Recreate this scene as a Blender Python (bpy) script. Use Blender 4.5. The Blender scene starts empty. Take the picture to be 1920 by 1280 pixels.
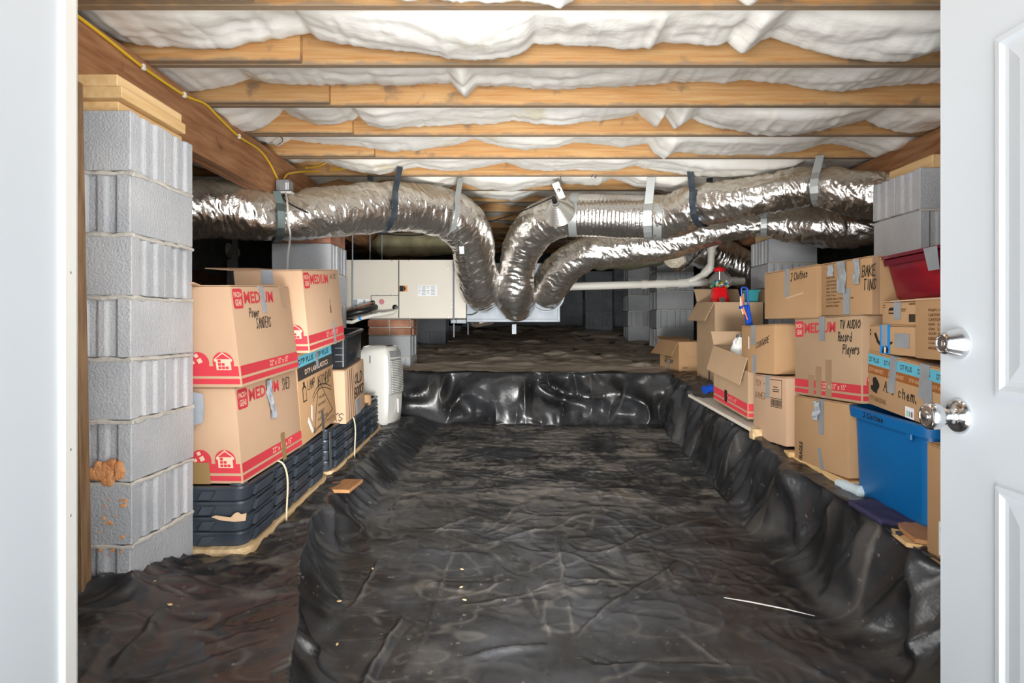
import bpy, bmesh, math, random
import numpy as np
from mathutils import Vector, Matrix

random.seed(7)
RNG = np.random.RandomState(11)
SC = bpy.context.scene
COL = SC.collection
LIFT = 1.2            # everything is laid out relative to the lens, then raised so the trench floor is near z = 0

# ------------------------------------------------------------------ camera
cam = bpy.data.cameras.new('camera')
cam.sensor_width = 36.0
cam.lens = 36.0 * 1200 / 1920
cam.shift_x = -12 / 1920
cam.shift_y = -30 / 1920
cam.clip_start = 0.05
cam_o = bpy.data.objects.new('camera', cam)
cam_o.rotation_euler = (math.pi / 2, 0, 0)
COL.objects.link(cam_o)
SC.camera = cam_o

# ------------------------------------------------------------------ daylight, added fill spots, exposure
W = bpy.data.worlds.new('sky')
SC.world = W
W.use_nodes = True
wn = W.node_tree.nodes
bg = wn['Background']
bg.inputs[0].default_value = (0.86, 0.93, 1.0, 1)
bg.inputs[1].default_value = 0.3

def lamp(name, kind, loc, rot, energy, color=(1, 1, 1), **kw):
    l = bpy.data.lights.new(name, kind)
    l.energy = energy
    l.color = color
    for k, v in kw.items():
        setattr(l, k, v)
    o = bpy.data.objects.new(name, l)
    o.location = loc
    o.rotation_euler = rot
    COL.objects.link(o)
    return o

R90 = math.pi / 2
lamp('daylight', 'SUN', (0, -4, 2), (R90 + 0.24, 0, 0), 12.5, (1.0, 0.99, 0.97), angle=math.radians(95))
lamp('fill_spot_low', 'SPOT', (0.1, 1.33, -0.80), (R90 + 0.36, 0, 0), 27, (1.0, 0.98, 0.95), spot_size=math.radians(165), spot_blend=0.6, shadow_soft_size=0.25)  # added fill spot, low inside the doorway, lifting joists and batts
lamp('fill_spot_high', 'SPOT', (-0.1, 1.33, 0.82), (R90 - 0.22, 0, 0), 42, (1.0, 0.98, 0.95), spot_size=math.radians(165), spot_blend=0.6, shadow_soft_size=0.25)  # added fill spot, high inside the doorway, brightening floor and boxes
lamp('fill_spot_far', 'SPOT', (0.0, 1.33, -0.78), (R90 + 0.20, 0, 0), 480, (1.0, 0.99, 0.96), spot_size=math.radians(80), spot_blend=1.0, shadow_soft_size=0.25)  # added narrower fill spot that brightens the ducts and the back
SC.view_settings.view_transform = 'Standard'
SC.view_settings.look = 'None'
SC.view_settings.gamma = 1
SC.view_settings.use_curve_mapping = False
SC.view_settings.exposure = 0.08

# ------------------------------------------------------------------ projection helper: a pixel of the photo at depth Y
F = 1200.0
def P(px, py, Y):
    return Vector(((px - 972) / F * Y, Y, (610 - py) / F * Y))

# ------------------------------------------------------------------ noise
def _hash(ix, iy, iz):
    h = (ix.astype(np.int64) * 374761393 + iy.astype(np.int64) * 668265263 + iz.astype(np.int64) * 2147483647) & 0xFFFFFFFF
    h = ((h ^ (h >> 13)) * 1274126177) & 0xFFFFFFFF
    h = (h ^ (h >> 16)) & 0xFFFFFFFF
    return h / 4294967295.0 * 2 - 1
def vnoise(x, y, z=0.0):
    x = np.asarray(x, float); y = np.asarray(y, float); z = np.zeros_like(x) + z
    x0 = np.floor(x); y0 = np.floor(y); z0 = np.floor(z)
    fx = x - x0; fy = y - y0; fz = z - z0
    fx = fx * fx * (3 - 2 * fx); fy = fy * fy * (3 - 2 * fy); fz = fz * fz * (3 - 2 * fz)
    r = 0
    for dx in (0, 1):
        for dy in (0, 1):
            for dz in (0, 1):
                w = (fx if dx else 1 - fx) * (fy if dy else 1 - fy) * (fz if dz else 1 - fz)
                r = r + w * _hash(x0 + dx, y0 + dy, z0 + dz)
    return r
def fbm(x, y, z=0.0, o=3):
    r = 0; a = 1.0; s = 0
    for i in range(o):
        r = r + a * vnoise(x * 2 ** i + 17 * i, y * 2 ** i + 5 * i, z); s += a; a *= 0.5
    return r / s
def ridged(x, y, z=0.0):
    return 1 - np.abs(vnoise(x, y, z)) * 2
def sstep(a, b, x):
    t = np.clip((np.asarray(x, float) - a) / (b - a), 0, 1)
    return t * t * (3 - 2 * t)

# ------------------------------------------------------------------ materials
MATS = {}
def mat(name, col, rough=0.6, metal=0.0, col2=None, scale=8, stretch=(1, 1, 1), bump=0.0, bscale=None, bstretch=None,
        rand=0.0, spec=0.5, c0=0.35, c1=0.65, detail=5, speck=None):
    if name in MATS: return MATS[name]
    m = bpy.data.materials.new(name); m.use_nodes = True
    nt = m.node_tree; N = nt.nodes; L = nt.links
    b = N['Principled BSDF']
    b.inputs['Roughness'].default_value = rough
    b.inputs['Metallic'].default_value = metal
    b.inputs['Specular IOR Level'].default_value = spec
    b.inputs['Base Color'].default_value = (*col, 1)
    tc = N.new('ShaderNodeTexCoord')
    cur = None
    oi = N.new('ShaderNodeObjectInfo')
    add = N.new('ShaderNodeVectorMath'); add.operation = 'ADD'
    sc = N.new('ShaderNodeVectorMath'); sc.operation = 'SCALE'; sc.inputs[3].default_value = 37.0
    cmb = N.new('ShaderNodeCombineXYZ')
    for i in range(3): L.new(oi.outputs['Random'], cmb.inputs[i])
    L.new(cmb.outputs[0], sc.inputs[0]); L.new(tc.outputs['Object'], add.inputs[0]); L.new(sc.outputs[0], add.inputs[1])
    def noise(scale, st, det):
        mp = N.new('ShaderNodeMapping'); mp.inputs['Scale'].default_value = st
        L.new(add.outputs[0], mp.inputs[0])
        n = N.new('ShaderNodeTexNoise'); n.inputs['Scale'].default_value = scale; n.inputs['Detail'].default_value = det
        L.new(mp.outputs[0], n.inputs['Vector'])
        return n.outputs['Fac']
    if col2 is not None:
        rp = N.new('ShaderNodeValToRGB')
        rp.color_ramp.elements[0].position = c0; rp.color_ramp.elements[1].position = c1
        rp.color_ramp.elements[0].color = (*col, 1); rp.color_ramp.elements[1].color = (*col2, 1)
        L.new(noise(scale, stretch, detail), rp.inputs[0])
        cur = rp.outputs[0]
    if speck is not None:                      # (colour, scale, threshold)
        rp = N.new('ShaderNodeValToRGB')
        rp.color_ramp.elements[0].position = speck[2]; rp.color_ramp.elements[1].position = speck[2] + 0.08
        rp.color_ramp.elements[0].color = (0, 0, 0, 1); rp.color_ramp.elements[1].color = (1, 1, 1, 1)
        L.new(noise(speck[1], (1, 1, 1), 4), rp.inputs[0])
        mx = N.new('ShaderNodeMix'); mx.data_type = 'RGBA'
        L.new(rp.outputs[0], mx.inputs[0])
        if cur: L.new(cur, mx.inputs[6])
        else: mx.inputs[6].default_value = (*col, 1)
        mx.inputs[7].default_value = (*speck[0], 1)
        cur = mx.outputs[2]
    if rand:
        hs = N.new('ShaderNodeHueSaturation')
        mr = N.new('ShaderNodeMapRange'); mr.inputs[3].default_value = 1 - rand; mr.inputs[4].default_value = 1 + rand
        L.new(oi.outputs['Random'], mr.inputs[0]); L.new(mr.outputs[0], hs.inputs['Value'])
        if cur: L.new(cur, hs.inputs['Color'])
        else: hs.inputs['Color'].default_value = (*col, 1)
        cur = hs.outputs[0]
    if cur: L.new(cur, b.inputs['Base Color'])
    if bump:
        bp = N.new('ShaderNodeBump'); bp.inputs['Strength'].default_value = bump; bp.inputs['Distance'].default_value = 0.01
        L.new(noise(bscale or scale * 3, bstretch or stretch, 4), bp.inputs['Height'])
        L.new(bp.outputs[0], b.inputs['Normal'])
    MATS[name] = m
    return m

def attr_mix(m, attr, col, rough=None):
    """lay a dirt colour over a material where a vertex attribute (a stain's own shape) says so"""
    nt = m.node_tree; N = nt.nodes; L = nt.links; b = N['Principled BSDF']
    at = N.new('ShaderNodeAttribute'); at.attribute_name = attr
    mx = N.new('ShaderNodeMix'); mx.data_type = 'RGBA'
    L.new(at.outputs['Fac'], mx.inputs[0])
    inp = b.inputs['Base Color']
    if inp.links: L.new(inp.links[0].from_socket, mx.inputs[6])
    else: mx.inputs[6].default_value = inp.default_value
    mx.inputs[7].default_value = (*col, 1)
    L.new(mx.outputs[2], inp)
    if rough is not None:
        r0 = b.inputs['Roughness'].default_value
        mr = N.new('ShaderNodeMapRange'); mr.inputs[3].default_value = r0; mr.inputs[4].default_value = rough
        L.new(at.outputs['Fac'], mr.inputs[0]); L.new(mr.outputs[0], b.inputs['Roughness'])

M_white = mat('white_paint', (0.63, 0.685, 0.74), 0.45, bump=0.03, bscale=60)
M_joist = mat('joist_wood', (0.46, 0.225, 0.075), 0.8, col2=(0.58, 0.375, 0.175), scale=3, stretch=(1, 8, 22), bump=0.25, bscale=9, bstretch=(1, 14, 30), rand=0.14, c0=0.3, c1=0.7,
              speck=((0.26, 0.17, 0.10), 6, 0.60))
M_girder = mat('girder_wood', (0.29, 0.125, 0.05), 0.8, col2=(0.45, 0.23, 0.11), scale=4, stretch=(16, 1, 10), bump=0.35, bscale=9, bstretch=(20, 1, 20), rand=0.06,
               speck=((0.13, 0.06, 0.03), 6, 0.66))
def edge_tint(m, z0, z1, col):
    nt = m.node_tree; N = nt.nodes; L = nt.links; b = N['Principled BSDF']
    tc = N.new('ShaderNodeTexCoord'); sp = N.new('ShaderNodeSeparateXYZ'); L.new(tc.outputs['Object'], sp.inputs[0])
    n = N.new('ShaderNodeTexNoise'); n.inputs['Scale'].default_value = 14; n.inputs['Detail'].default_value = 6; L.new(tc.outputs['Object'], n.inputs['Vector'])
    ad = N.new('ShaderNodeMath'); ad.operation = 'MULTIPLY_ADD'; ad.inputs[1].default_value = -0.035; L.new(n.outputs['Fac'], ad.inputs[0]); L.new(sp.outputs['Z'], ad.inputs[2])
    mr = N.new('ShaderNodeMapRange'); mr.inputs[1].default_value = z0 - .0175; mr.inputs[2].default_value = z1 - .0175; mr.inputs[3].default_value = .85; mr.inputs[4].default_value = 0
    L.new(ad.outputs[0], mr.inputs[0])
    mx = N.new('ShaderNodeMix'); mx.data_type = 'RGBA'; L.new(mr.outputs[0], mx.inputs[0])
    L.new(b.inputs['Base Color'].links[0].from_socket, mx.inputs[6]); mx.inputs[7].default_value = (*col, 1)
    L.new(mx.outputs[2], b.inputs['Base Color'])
edge_tint(M_joist, 1.088, 1.100, (0.25, 0.19, 0.13))  # grey-brown mixed in towards the lower edge, broken up by noise
M_shim = mat('fresh_pine', (0.72, 0.46, 0.2), 0.7, col2=(0.80, 0.56, 0.29), scale=3, stretch=(14, 1, 14), bump=0.15, bscale=12, bstretch=(14, 1, 14), rand=0.08)
M_stud = mat('stud_wood', (0.17, 0.095, 0.045), 0.8, col2=(0.29, 0.17, 0.085), scale=6, stretch=(10, 10, 1), bump=0.3)
M_old = mat('old_wood', (0.55, 0.37, 0.19), 0.8, col2=(0.74, 0.55, 0.32), scale=4, stretch=(10, 1, 10), bump=0.2, rand=0.08)
M_dark_wood = mat('brown_board', (0.40, 0.18, 0.07), 0.6, col2=(0.5, 0.25, 0.1), scale=6, stretch=(8, 1, 8))
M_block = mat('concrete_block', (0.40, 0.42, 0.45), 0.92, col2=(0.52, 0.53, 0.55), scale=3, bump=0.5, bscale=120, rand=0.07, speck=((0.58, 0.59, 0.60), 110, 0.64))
M_block_dark = mat('dark_block', (0.085, 0.09, 0.10), 0.95, col2=(0.13, 0.14, 0.15), scale=3, bump=0.4, bscale=100, rand=0.1)  # block and mortar copies with the far walls' shade in their colour
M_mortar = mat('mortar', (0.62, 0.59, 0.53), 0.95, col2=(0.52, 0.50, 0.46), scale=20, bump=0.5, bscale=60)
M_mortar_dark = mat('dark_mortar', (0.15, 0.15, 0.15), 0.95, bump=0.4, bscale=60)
M_brick = mat('brick', (0.33, 0.13, 0.075), 0.9, col2=(0.45, 0.24, 0.155), scale=9, bump=0.4, bscale=60, rand=0.2)
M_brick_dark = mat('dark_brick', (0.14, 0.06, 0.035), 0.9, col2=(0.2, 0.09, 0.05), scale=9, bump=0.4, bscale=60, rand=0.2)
M_clay = mat('red_clay', (0.58, 0.24, 0.09), 0.95, col2=(0.72, 0.36, 0.16), scale=20, bump=0.6, bscale=40)
M_insul = mat('fibreglass', (0.88, 0.865, 0.80), 0.95, col2=(0.93, 0.925, 0.89), scale=4, stretch=(1, 2, 2), bump=0.30, bscale=22, bstretch=(1, 1.6, 1.6), spec=0.1,
              speck=((0.80, 0.75, 0.60), 3.2, 0.62))
M_dirt = mat('dirt', (0.38, 0.31, 0.24), 1.0, col2=(0.60, 0.52, 0.43), scale=2.2, stretch=(1, 4, 3), bump=0.9, bscale=14, bstretch=(1, 3, 2), spec=0.1, speck=((0.09, 0.07, 0.055), 4.0, 0.61))
M_card = mat('cardboard', (0.555, 0.365, 0.235), 0.8, col2=(0.60, 0.405, 0.27), scale=2.5, bump=0.05, bscale=3, bstretch=(60, 60, 1), rand=0.03, spec=0.2)
M_card_dk = mat('brown_cardboard', (0.47, 0.285, 0.145), 0.8, col2=(0.53, 0.33, 0.18), scale=2.5, bump=0.05, bscale=3, bstretch=(60, 60, 1), rand=0.05, spec=0.2)
M_card_gr = mat('greyish_cardboard', (0.46, 0.315, 0.19), 0.8, col2=(0.52, 0.36, 0.23), scale=2.5, bump=0.05, bscale=3, bstretch=(60, 60, 1), rand=0.04, spec=0.2)
M_red_ink = mat('red_ink', (0.66, 0.055, 0.075), 0.7, spec=0.2)
M_blk_ink = mat('black_ink', (0.025, 0.022, 0.02), 0.7, spec=0.2)
M_brn_ink = mat('brown_ink', (0.16, 0.085, 0.035), 0.75, spec=0.2)
M_buff_ink = mat('bare_card_line', (0.68, 0.47, 0.3), 0.8, spec=0.2)
M_pale_ink = mat('pale_ink', (0.80, 0.60, 0.44), 0.8, spec=0.2)
M_tape = mat('grey_duct_tape', (0.27, 0.29, 0.31), 0.33, col2=(0.34, 0.36, 0.38), scale=9, bump=0.25, bscale=22, spec=0.6)
M_tape_pale = mat('pale_duct_tape', (0.33, 0.365, 0.41), 0.3, col2=(0.43, 0.465, 0.51), scale=9, bump=0.4, bscale=26, spec=0.7)
M_tape_dk = mat('dark_tape', (0.10, 0.10, 0.10), 0.4, bump=0.2, bscale=22)
M_tape_br = mat('brown_tape', (0.33, 0.22, 0.09), 0.3, bump=0.1, bscale=22)
M_clear_tape = mat('clear_tape', (0.42, 0.27, 0.165), 0.22, spec=0.7)
M_blue_band = mat('blue_band', (0.13, 0.47, 0.62), 0.7, spec=0.2)
M_brn_band = mat('brown_band', (0.33, 0.115, 0.03), 0.7, spec=0.2)
M_blk_band = mat('black_band', (0.05, 0.045, 0.042), 0.7, spec=0.2)
M_blue_tape = mat('blue_tape', (0.01, 0.27, 0.75), 0.5)
M_paper = mat('paper_label', (0.82, 0.84, 0.86), 0.7)
M_grey_ink = mat('grey_print', (0.33, 0.35, 0.38), 0.8)
M_tray = mat('black_tray_plastic', (0.030, 0.040, 0.055), 0.34, col2=(0.055, 0.066, 0.084), scale=5, bump=0.06, bscale=40)
M_blackbin = mat('black_bin_plastic', (0.02, 0.023, 0.028), 0.16, bump=0.03, bscale=20)
M_bluebin = mat('blue_bin_plastic', (0.004, 0.145, 0.42), 0.36, bump=0.02, bscale=60)
M_redbin = mat('red_bin_plastic', (0.20, 0.008, 0.018), 0.2, col2=(0.40, 0.012, 0.018), scale=3, stretch=(1, 1, 3), c0=0.42, c1=0.75)
M_redbin_rim = mat('dark_red_rim', (0.15, 0.010, 0.022), 0.22)
M_cream = mat('cream_enamel', (0.66, 0.62, 0.53), 0.4, col2=(0.70, 0.66, 0.58), scale=2, bump=0.02, bscale=30)
M_galv = mat('galvanised_sheet', (0.25, 0.285, 0.32), 0.5, metal=0.3, col2=(0.31, 0.345, 0.38), scale=14)
M_galv_dk = mat('dark_strap_metal', (0.10, 0.13, 0.17), 0.35, metal=0.8, col2=(0.16, 0.2, 0.25), scale=20)
M_galv_gn = mat('grey_green_strap', (0.16, 0.21, 0.21), 0.42, metal=0.6)
M_galv_lt = mat('light_strap', (0.50, 0.53, 0.53), 0.35, metal=0.5, bump=0.1, bscale=30)
M_chrome = mat('satin_chrome', (0.72, 0.73, 0.74), 0.17, metal=1.0)
M_chrome_dk = mat('brushed_nickel', (0.45, 0.45, 0.45), 0.3, metal=1.0)
M_alu = mat('spun_aluminium', (0.66, 0.66, 0.63), 0.26, metal=0.8)
M_black = mat('black_rubber', (0.015, 0.015, 0.016), 0.4)
M_pvc = mat('white_pvc', (0.74, 0.72, 0.66), 0.4, col2=(0.62, 0.57, 0.48), scale=3, stretch=(1, 4, 4), c0=0.5, c1=0.8)
M_yellow = mat('yellow_cable', (0.80, 0.52, 0.03), 0.5)
M_whiteplastic = mat('white_plastic', (0.80, 0.80, 0.77), 0.4)
M_dehum = mat('off_white_plastic', (0.68, 0.675, 0.635), 0.35, col2=(0.64, 0.635, 0.595), scale=3)
M_greyplastic = mat('grey_plastic', (0.27, 0.28, 0.29), 0.5)
M_red = mat('red_plastic', (0.66, 0.008, 0.012), 0.25)
M_blue = mat('blue_plastic', (0.008, 0.07, 0.45), 0.35)
M_teal = mat('teal_plastic', (0.05, 0.33, 0.37), 0.35)
M_orange = mat('orange_paint', (0.75, 0.16, 0.04), 0.5)
M_string = mat('twine', (0.72, 0.60, 0.42), 0.9)
M_purple = mat('purple_cloth', (0.035, 0.032, 0.09), 0.8, bump=0.4, bscale=20)
M_foam = mat('pale_blue_foam', (0.60, 0.72, 0.78), 0.8)
M_cloth = mat('patterned_cloth', (0.50, 0.38, 0.27), 0.9, col2=(0.3, 0.2, 0.15), scale=30)
M_gum = mat('gumballs', (0.04, 0.2, 0.6), 0.3)
def glass_mat():
    m = bpy.data.materials.new('clear_glass'); m.use_nodes = True
    b = m.node_tree.nodes['Principled BSDF']
    b.inputs['Base Color'].default_value = (0.95, 0.97, 0.97, 1)
    b.inputs['Transmission Weight'].default_value = 1.0
    b.inputs['Roughness'].default_value = 0.02; b.inputs['IOR'].default_value = 1.05
    return m
M_glass = glass_mat()
def foil_mat(name, col, rough, dusty):
    m = mat(name, col, rough, metal=1.0, bump=0.35, bscale=55)
    nt = m.node_tree; N = nt.nodes; L = nt.links; b = N['Principled BSDF']
    # dust settled on the upper side of the foil
    g = N.new('ShaderNodeNewGeometry'); s = N.new('ShaderNodeSeparateXYZ'); L.new(g.outputs['Normal'], s.inputs[0])
    tc = N.new('ShaderNodeTexCoord'); n = N.new('ShaderNodeTexNoise'); n.inputs['Scale'].default_value = 7; n.inputs['Detail'].default_value = 6
    L.new(tc.outputs['Object'], n.inputs['Vector'])
    ad = N.new('ShaderNodeMath'); ad.operation = 'MULTIPLY_ADD'; ad.inputs[1].default_value = 0.7
    L.new(n.outputs['Fac'], ad.inputs[0]); L.new(s.outputs['Z'], ad.inputs[2])
    mr = N.new('ShaderNodeMapRange'); mr.inputs[1].default_value = 0.55; mr.inputs[2].default_value = 1.20
    mr.inputs[3].default_value = 0.05; mr.inputs[4].default_value = dusty
    L.new(ad.outputs[0], mr.inputs[0])
    d = N.new('ShaderNodeBsdfDiffuse'); d.inputs[0].default_value = (0.40, 0.335, 0.25, 1)
    mx = N.new('ShaderNodeMixShader'); L.new(mr.outputs[0], mx.inputs[0]); L.new(b.outputs[0], mx.inputs[1]); L.new(d.outputs[0], mx.inputs[2])
    L.new(mx.outputs[0], N['Material Output'].inputs[0])
    return m
M_foil = foil_mat('duct_foil', (0.92, 0.905, 0.88), 0.26, 0.82)
M_foil2 = foil_mat('bubble_foil', (0.80, 0.80, 0.80), 0.2, 0.35)
M_plastic = mat('black_polythene', (0.012, 0.0122, 0.013), 0.30, col2=(0.050, 0.053, 0.060), scale=4.0, bump=0.22, bscale=26, spec=0.6, c0=0.40, c1=0.78, detail=12, speck=((0.13, 0.127, 0.12), 38, 0.66))
attr_mix(M_plastic, 'dust', (0.225, 0.205, 0.178), 0.75)

# ------------------------------------------------------------------ mesh builder
class MB:
    def __init__(s): s.v = []; s.f = []; s.smooth = False
    def add(s, vs, fs):
        b = len(s.v); s.v += [Vector(v) for v in vs]; s.f += [tuple(i + b for i in f) for f in fs]; return s
    def hexa(s, c):                       # c: 4 bottom then 4 top corners, both anticlockwise from above
        return s.add(c, [(3, 2, 1, 0), (4, 5, 6, 7), (0, 1, 5, 4), (1, 2, 6, 5), (2, 3, 7, 6), (3, 0, 4, 7)])
    def box(s, lo, hi):
        x0, y0, z0 = lo; x1, y1, z1 = hi
        return s.hexa([(x0, y0, z0), (x1, y0, z0), (x1, y1, z0), (x0, y1, z0), (x0, y0, z1), (x1, y0, z1), (x1, y1, z1), (x0, y1, z1)])
    def obox(s, o, u, v, w):              # box spanned by three vectors from a corner
        o, u, v, w = Vector(o), Vector(u), Vector(v), Vector(w)
        if u.cross(v).dot(w) < 0: u, v = v, u
        return s.hexa([o, o + u, o + u + v, o + v, o + w, o + u + w, o + u + v + w, o + v + w])
    def prism(s, poly, d):                # planar polygon (3-D points) pushed along d
        n = len(poly); poly = [Vector(p) for p in poly]; d = Vector(d)
        nn = Vector((0, 0, 0))
        for i in range(n): nn += poly[i].cross(poly[(i + 1) % n])
        if nn.dot(d) > 0: poly = poly[::-1]
        vs = poly + [p + d for p in poly]
        return s.add(vs, [tuple(range(n)), tuple(range(2 * n - 1, n - 1, -1))] + [(i, i + n, (i + 1) % n + n, (i + 1) % n) for i in range(n)])
    def tube(s, pts, r, n=10, cap=True):
        pts = [Vector(p) for p in pts]
        rs = r if isinstance(r, (list, tuple)) else [r] * len(pts)
        b = len(s.v); t0 = (pts[1] - pts[0]).normalized()
        a = t0.orthogonal().normalized()
        for i, p in enumerate(pts):
            t = (pts[min(i + 1, len(pts) - 1)] - pts[max(i - 1, 0)]).normalized()
            a = (a - t * a.dot(t)).normalized(); c = t.cross(a)
            for k in range(n):
                an = 2 * math.pi * k / n
                s.v.append(p + (a * math.cos(an) + c * math.sin(an)) * rs[i])
        for i in range(len(pts) - 1):
            for k in range(n):
                s.f.append((b + i * n + k, b + i * n + (k + 1) % n, b + (i + 1) * n + (k + 1) % n, b + (i + 1) * n + k))
        if cap:
            s.f.append(tuple(b + k for k in range(n - 1, -1, -1)))
            s.f.append(tuple(b + (len(pts) - 1) * n + k for k in range(n)))
        s.smooth = True
        return s
    def lathe(s, o, axis, prof, n=24, smooth=True):   # prof: (distance along axis, radius)
        o = Vector(o); ax = Vector(axis).normalized(); a = ax.orthogonal().normalized(); c = ax.cross(a)
        b = len(s.v)
        for h, r in prof:
            for k in range(n):
                an = 2 * math.pi * k / n
                s.v.append(o + ax * h + (a * math.cos(an) + c * math.sin(an)) * max(r, 1e-5))
        for i in range(len(prof) - 1):
            for k in range(n):
                s.f.append((b + i * n + k, b + i * n + (k + 1) % n, b + (i + 1) * n + (k + 1) % n, b + (i + 1) * n + k))
        s.f.append(tuple(b + k for k in range(n - 1, -1, -1))); s.f.append(tuple(b + (len(prof) - 1) * n + k for k in range(n)))
        s.smooth = smooth
        return s
    def loft(s, rings, cap=True):
        n = len(rings[0]); b = len(s.v)
        for r in rings: s.v += [Vector(p) for p in r]
        for i in range(len(rings) - 1):
            for k in range(n):
                s.f.append((b + i * n + k, b + i * n + (k + 1) % n, b + (i + 1) * n + (k + 1) % n, b + (i + 1) * n + k))
        if cap:
            s.f.append(tuple(b + k for k in range(n - 1, -1, -1))); s.f.append(tuple(b + (len(rings) - 1) * n + k for k in range(n)))
        return s
    def ribbon(s, pts, side, w, th=0.0015):           # strip of width w along side, a little thick
        pts = [Vector(p) for p in pts]; side = Vector(side).normalized() * (w / 2)
        for i in range(len(pts) - 1):
            d = (pts[i + 1] - pts[i]).normalized(); n = d.cross(side).normalized() * th
            a, b_ = pts[i], pts[i + 1]
            s.hexa([a - side, b_ - side, b_ + side, a + side, a - side + n, b_ - side + n, b_ + side + n, a + side + n])
        return s

def wloc(p):
    return Vector(p.location) + (wloc(p.parent) if p.parent else Vector((0, 0, 0))) if p else Vector((0, 0, 0))
def build(name, mb, m, parent=None, bevel=0.0, seg=1, smooth=None, recalc=False, loc=None):
    off = wloc(parent) if parent else Vector(loc or (0, 0, 0))
    me = bpy.data.meshes.new(name)
    me.from_pydata([tuple(v - off) for v in mb.v], [], mb.f)
    if bevel or recalc:
        bm = bmesh.new(); bm.from_mesh(me)
        if recalc: bmesh.ops.recalc_face_normals(bm, faces=bm.faces)
        if bevel:
            es = [e for e in bm.edges if len(e.link_faces) == 2 and e.calc_face_angle(0) > 0.5]
            bmesh.ops.bevel(bm, geom=es, offset=bevel, segments=seg, profile=0.5, affect='EDGES', clamp_overlap=True)
        bm.to_mesh(me); bm.free()
    me.materials.append(m)
    sm = mb.smooth if smooth is None else smooth
    if sm:
        me.polygons.foreach_set('use_smooth', [True] * len(me.polygons))
        try: me.set_sharp_from_angle(angle=math.radians(40))
        except Exception: pass
    o = bpy.data.objects.new(name, me); COL.objects.link(o)
    if parent: o.parent = parent
    elif loc is not None: o.location = loc
    return o
def tag(o, label, cat, group=None, kind=None):
    o['label'] = label; o['category'] = cat
    if group: o['group'] = group
    if kind: o['kind'] = kind
    return o
def thing(name, label, cat, loc, group=None):
    o = bpy.data.objects.new(name, None); COL.objects.link(o)
    o.empty_display_size = 0.1; o.location = loc
    return tag(o, label, cat, group)
def struct(o):
    o['kind'] = 'structure'; return o
def gridmesh(name, X, Y, Z, m, parent=None, attr=None, smooth=True):
    ny, nx = X.shape
    off = wloc(parent) if parent else Vector((0, 0, 0))
    me = bpy.data.meshes.new(name)
    co = np.stack([X - off.x, Y - off.y, Z - off.z], -1).reshape(-1, 3)
    me.vertices.add(nx * ny); me.vertices.foreach_set('co', co.ravel())
    i = np.arange(nx * ny).reshape(ny, nx)
    q = np.stack([i[:-1, :-1], i[:-1, 1:], i[1:, 1:], i[1:, :-1]], -1).reshape(-1, 4)
    n = len(q)
    me.loops.add(n * 4); me.loops.foreach_set('vertex_index', q.ravel().astype(np.int32))
    me.polygons.add(n); me.polygons.foreach_set('loop_start', np.arange(0, n * 4, 4, dtype=np.int32))
    me.polygons.foreach_set('loop_total', np.full(n, 4, np.int32))
    me.polygons.foreach_set('use_smooth', [smooth] * n)
    me.update(calc_edges=True)
    if attr is not None:
        a = me.attributes.new(attr[0], 'FLOAT', 'POINT'); a.data.foreach_set('value', attr[1].ravel().astype(np.float32))
    me.materials.append(m)
    o = bpy.data.objects.new(name, me); COL.objects.link(o)
    if parent: o.parent = parent
    return o

# ================================================================== GROUND
ky = [0.4, 1.6, 2.0, 2.5, 3.0, 3.7, 4.5, 5.5, 6.5]
rimL = [-0.56, -0.58, -0.68, -0.85, -0.95, -0.99, -0.97, -0.95, -0.95]
basL = [-0.40, -0.45, -0.53, -0.66, -0.76, -0.80, -0.74, -0.66, -0.62]
def ground(X, Y):
    D = -(1.2 - 0.105 * (np.clip(Y, 2.1, 5.6) - 2.1))
    bl = -0.905 + 0.0436 * (Y - 2.5) + 0.060 * (1 - sstep(-1.25, -.98, X)) * (1 - sstep(2.12, 2.46, Y)) * sstep(1.2, 1.8, Y)
    br = np.interp(Y, [0.4, 2.3, 4.4, 5.0, 5.6], [-0.86, -0.80, -0.585, -0.46, -0.43])
    rl = np.interp(Y, ky, rimL); bb = np.interp(Y, ky, basL)
    rr = 1.41 - 0.04 * (Y - 2.3); rb = 1.205 + 0 * Y
    wob = 0.03 * fbm(Y * 3, X * 0 + 3.3)
    z = np.where(X < 0.3, bl + (D - bl) * sstep(0, 1, (X - rl - wob) / (bb - rl)),
                 br + (D - br) * sstep(0, 1, (rr + wob - X) / (rr - rb)))
    w2 = 0.06 * fbm(X * 2.2 + 9, Y * 0 + 1.7)
    t = sstep(0, 1, (Y - 5.46 - w2) / 0.17)
    top = -0.425 + 0.02 * fbm(X * 2, Y * 2)
    z = z + (np.maximum(top, z) - z) * t
    # the dirt mound that goes on rising behind the step
    z = z + np.clip(Y - 5.7, 0, 9) * 0.088 * sstep(5.7, 6.2, Y) + 0.045 * fbm(X * 1.6, Y * 1.6) * sstep(5.7, 6.3, Y)
    return z

gx, gy = np.meshgrid(np.linspace(-3.25, 3.45, 170), np.linspace(0.3, 10.4, 420))
gz = ground(gx, gy)
low = gz.copy()
for ddx in (-.17, -.08, .08, .17): low = np.minimum(low, ground(gx + ddx, gy))
for ddy in (.10, .2, -.12, -.24): low = np.minimum(low, ground(gx, gy + ddy))
under = (1 - sstep(5.62, 5.72, gy)) * (np.abs(gx) < 2.05)
gz = gz * (1 - under) + (low - 0.07) * under + (0.03 * fbm(gx * 5, gy * 9) + 0.012 * fbm(gx * 14, gy * 20)) * sstep(5.8, 6.2, gy)
floor = struct(gridmesh('floor', gx, gy, gz, M_dirt))

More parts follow.
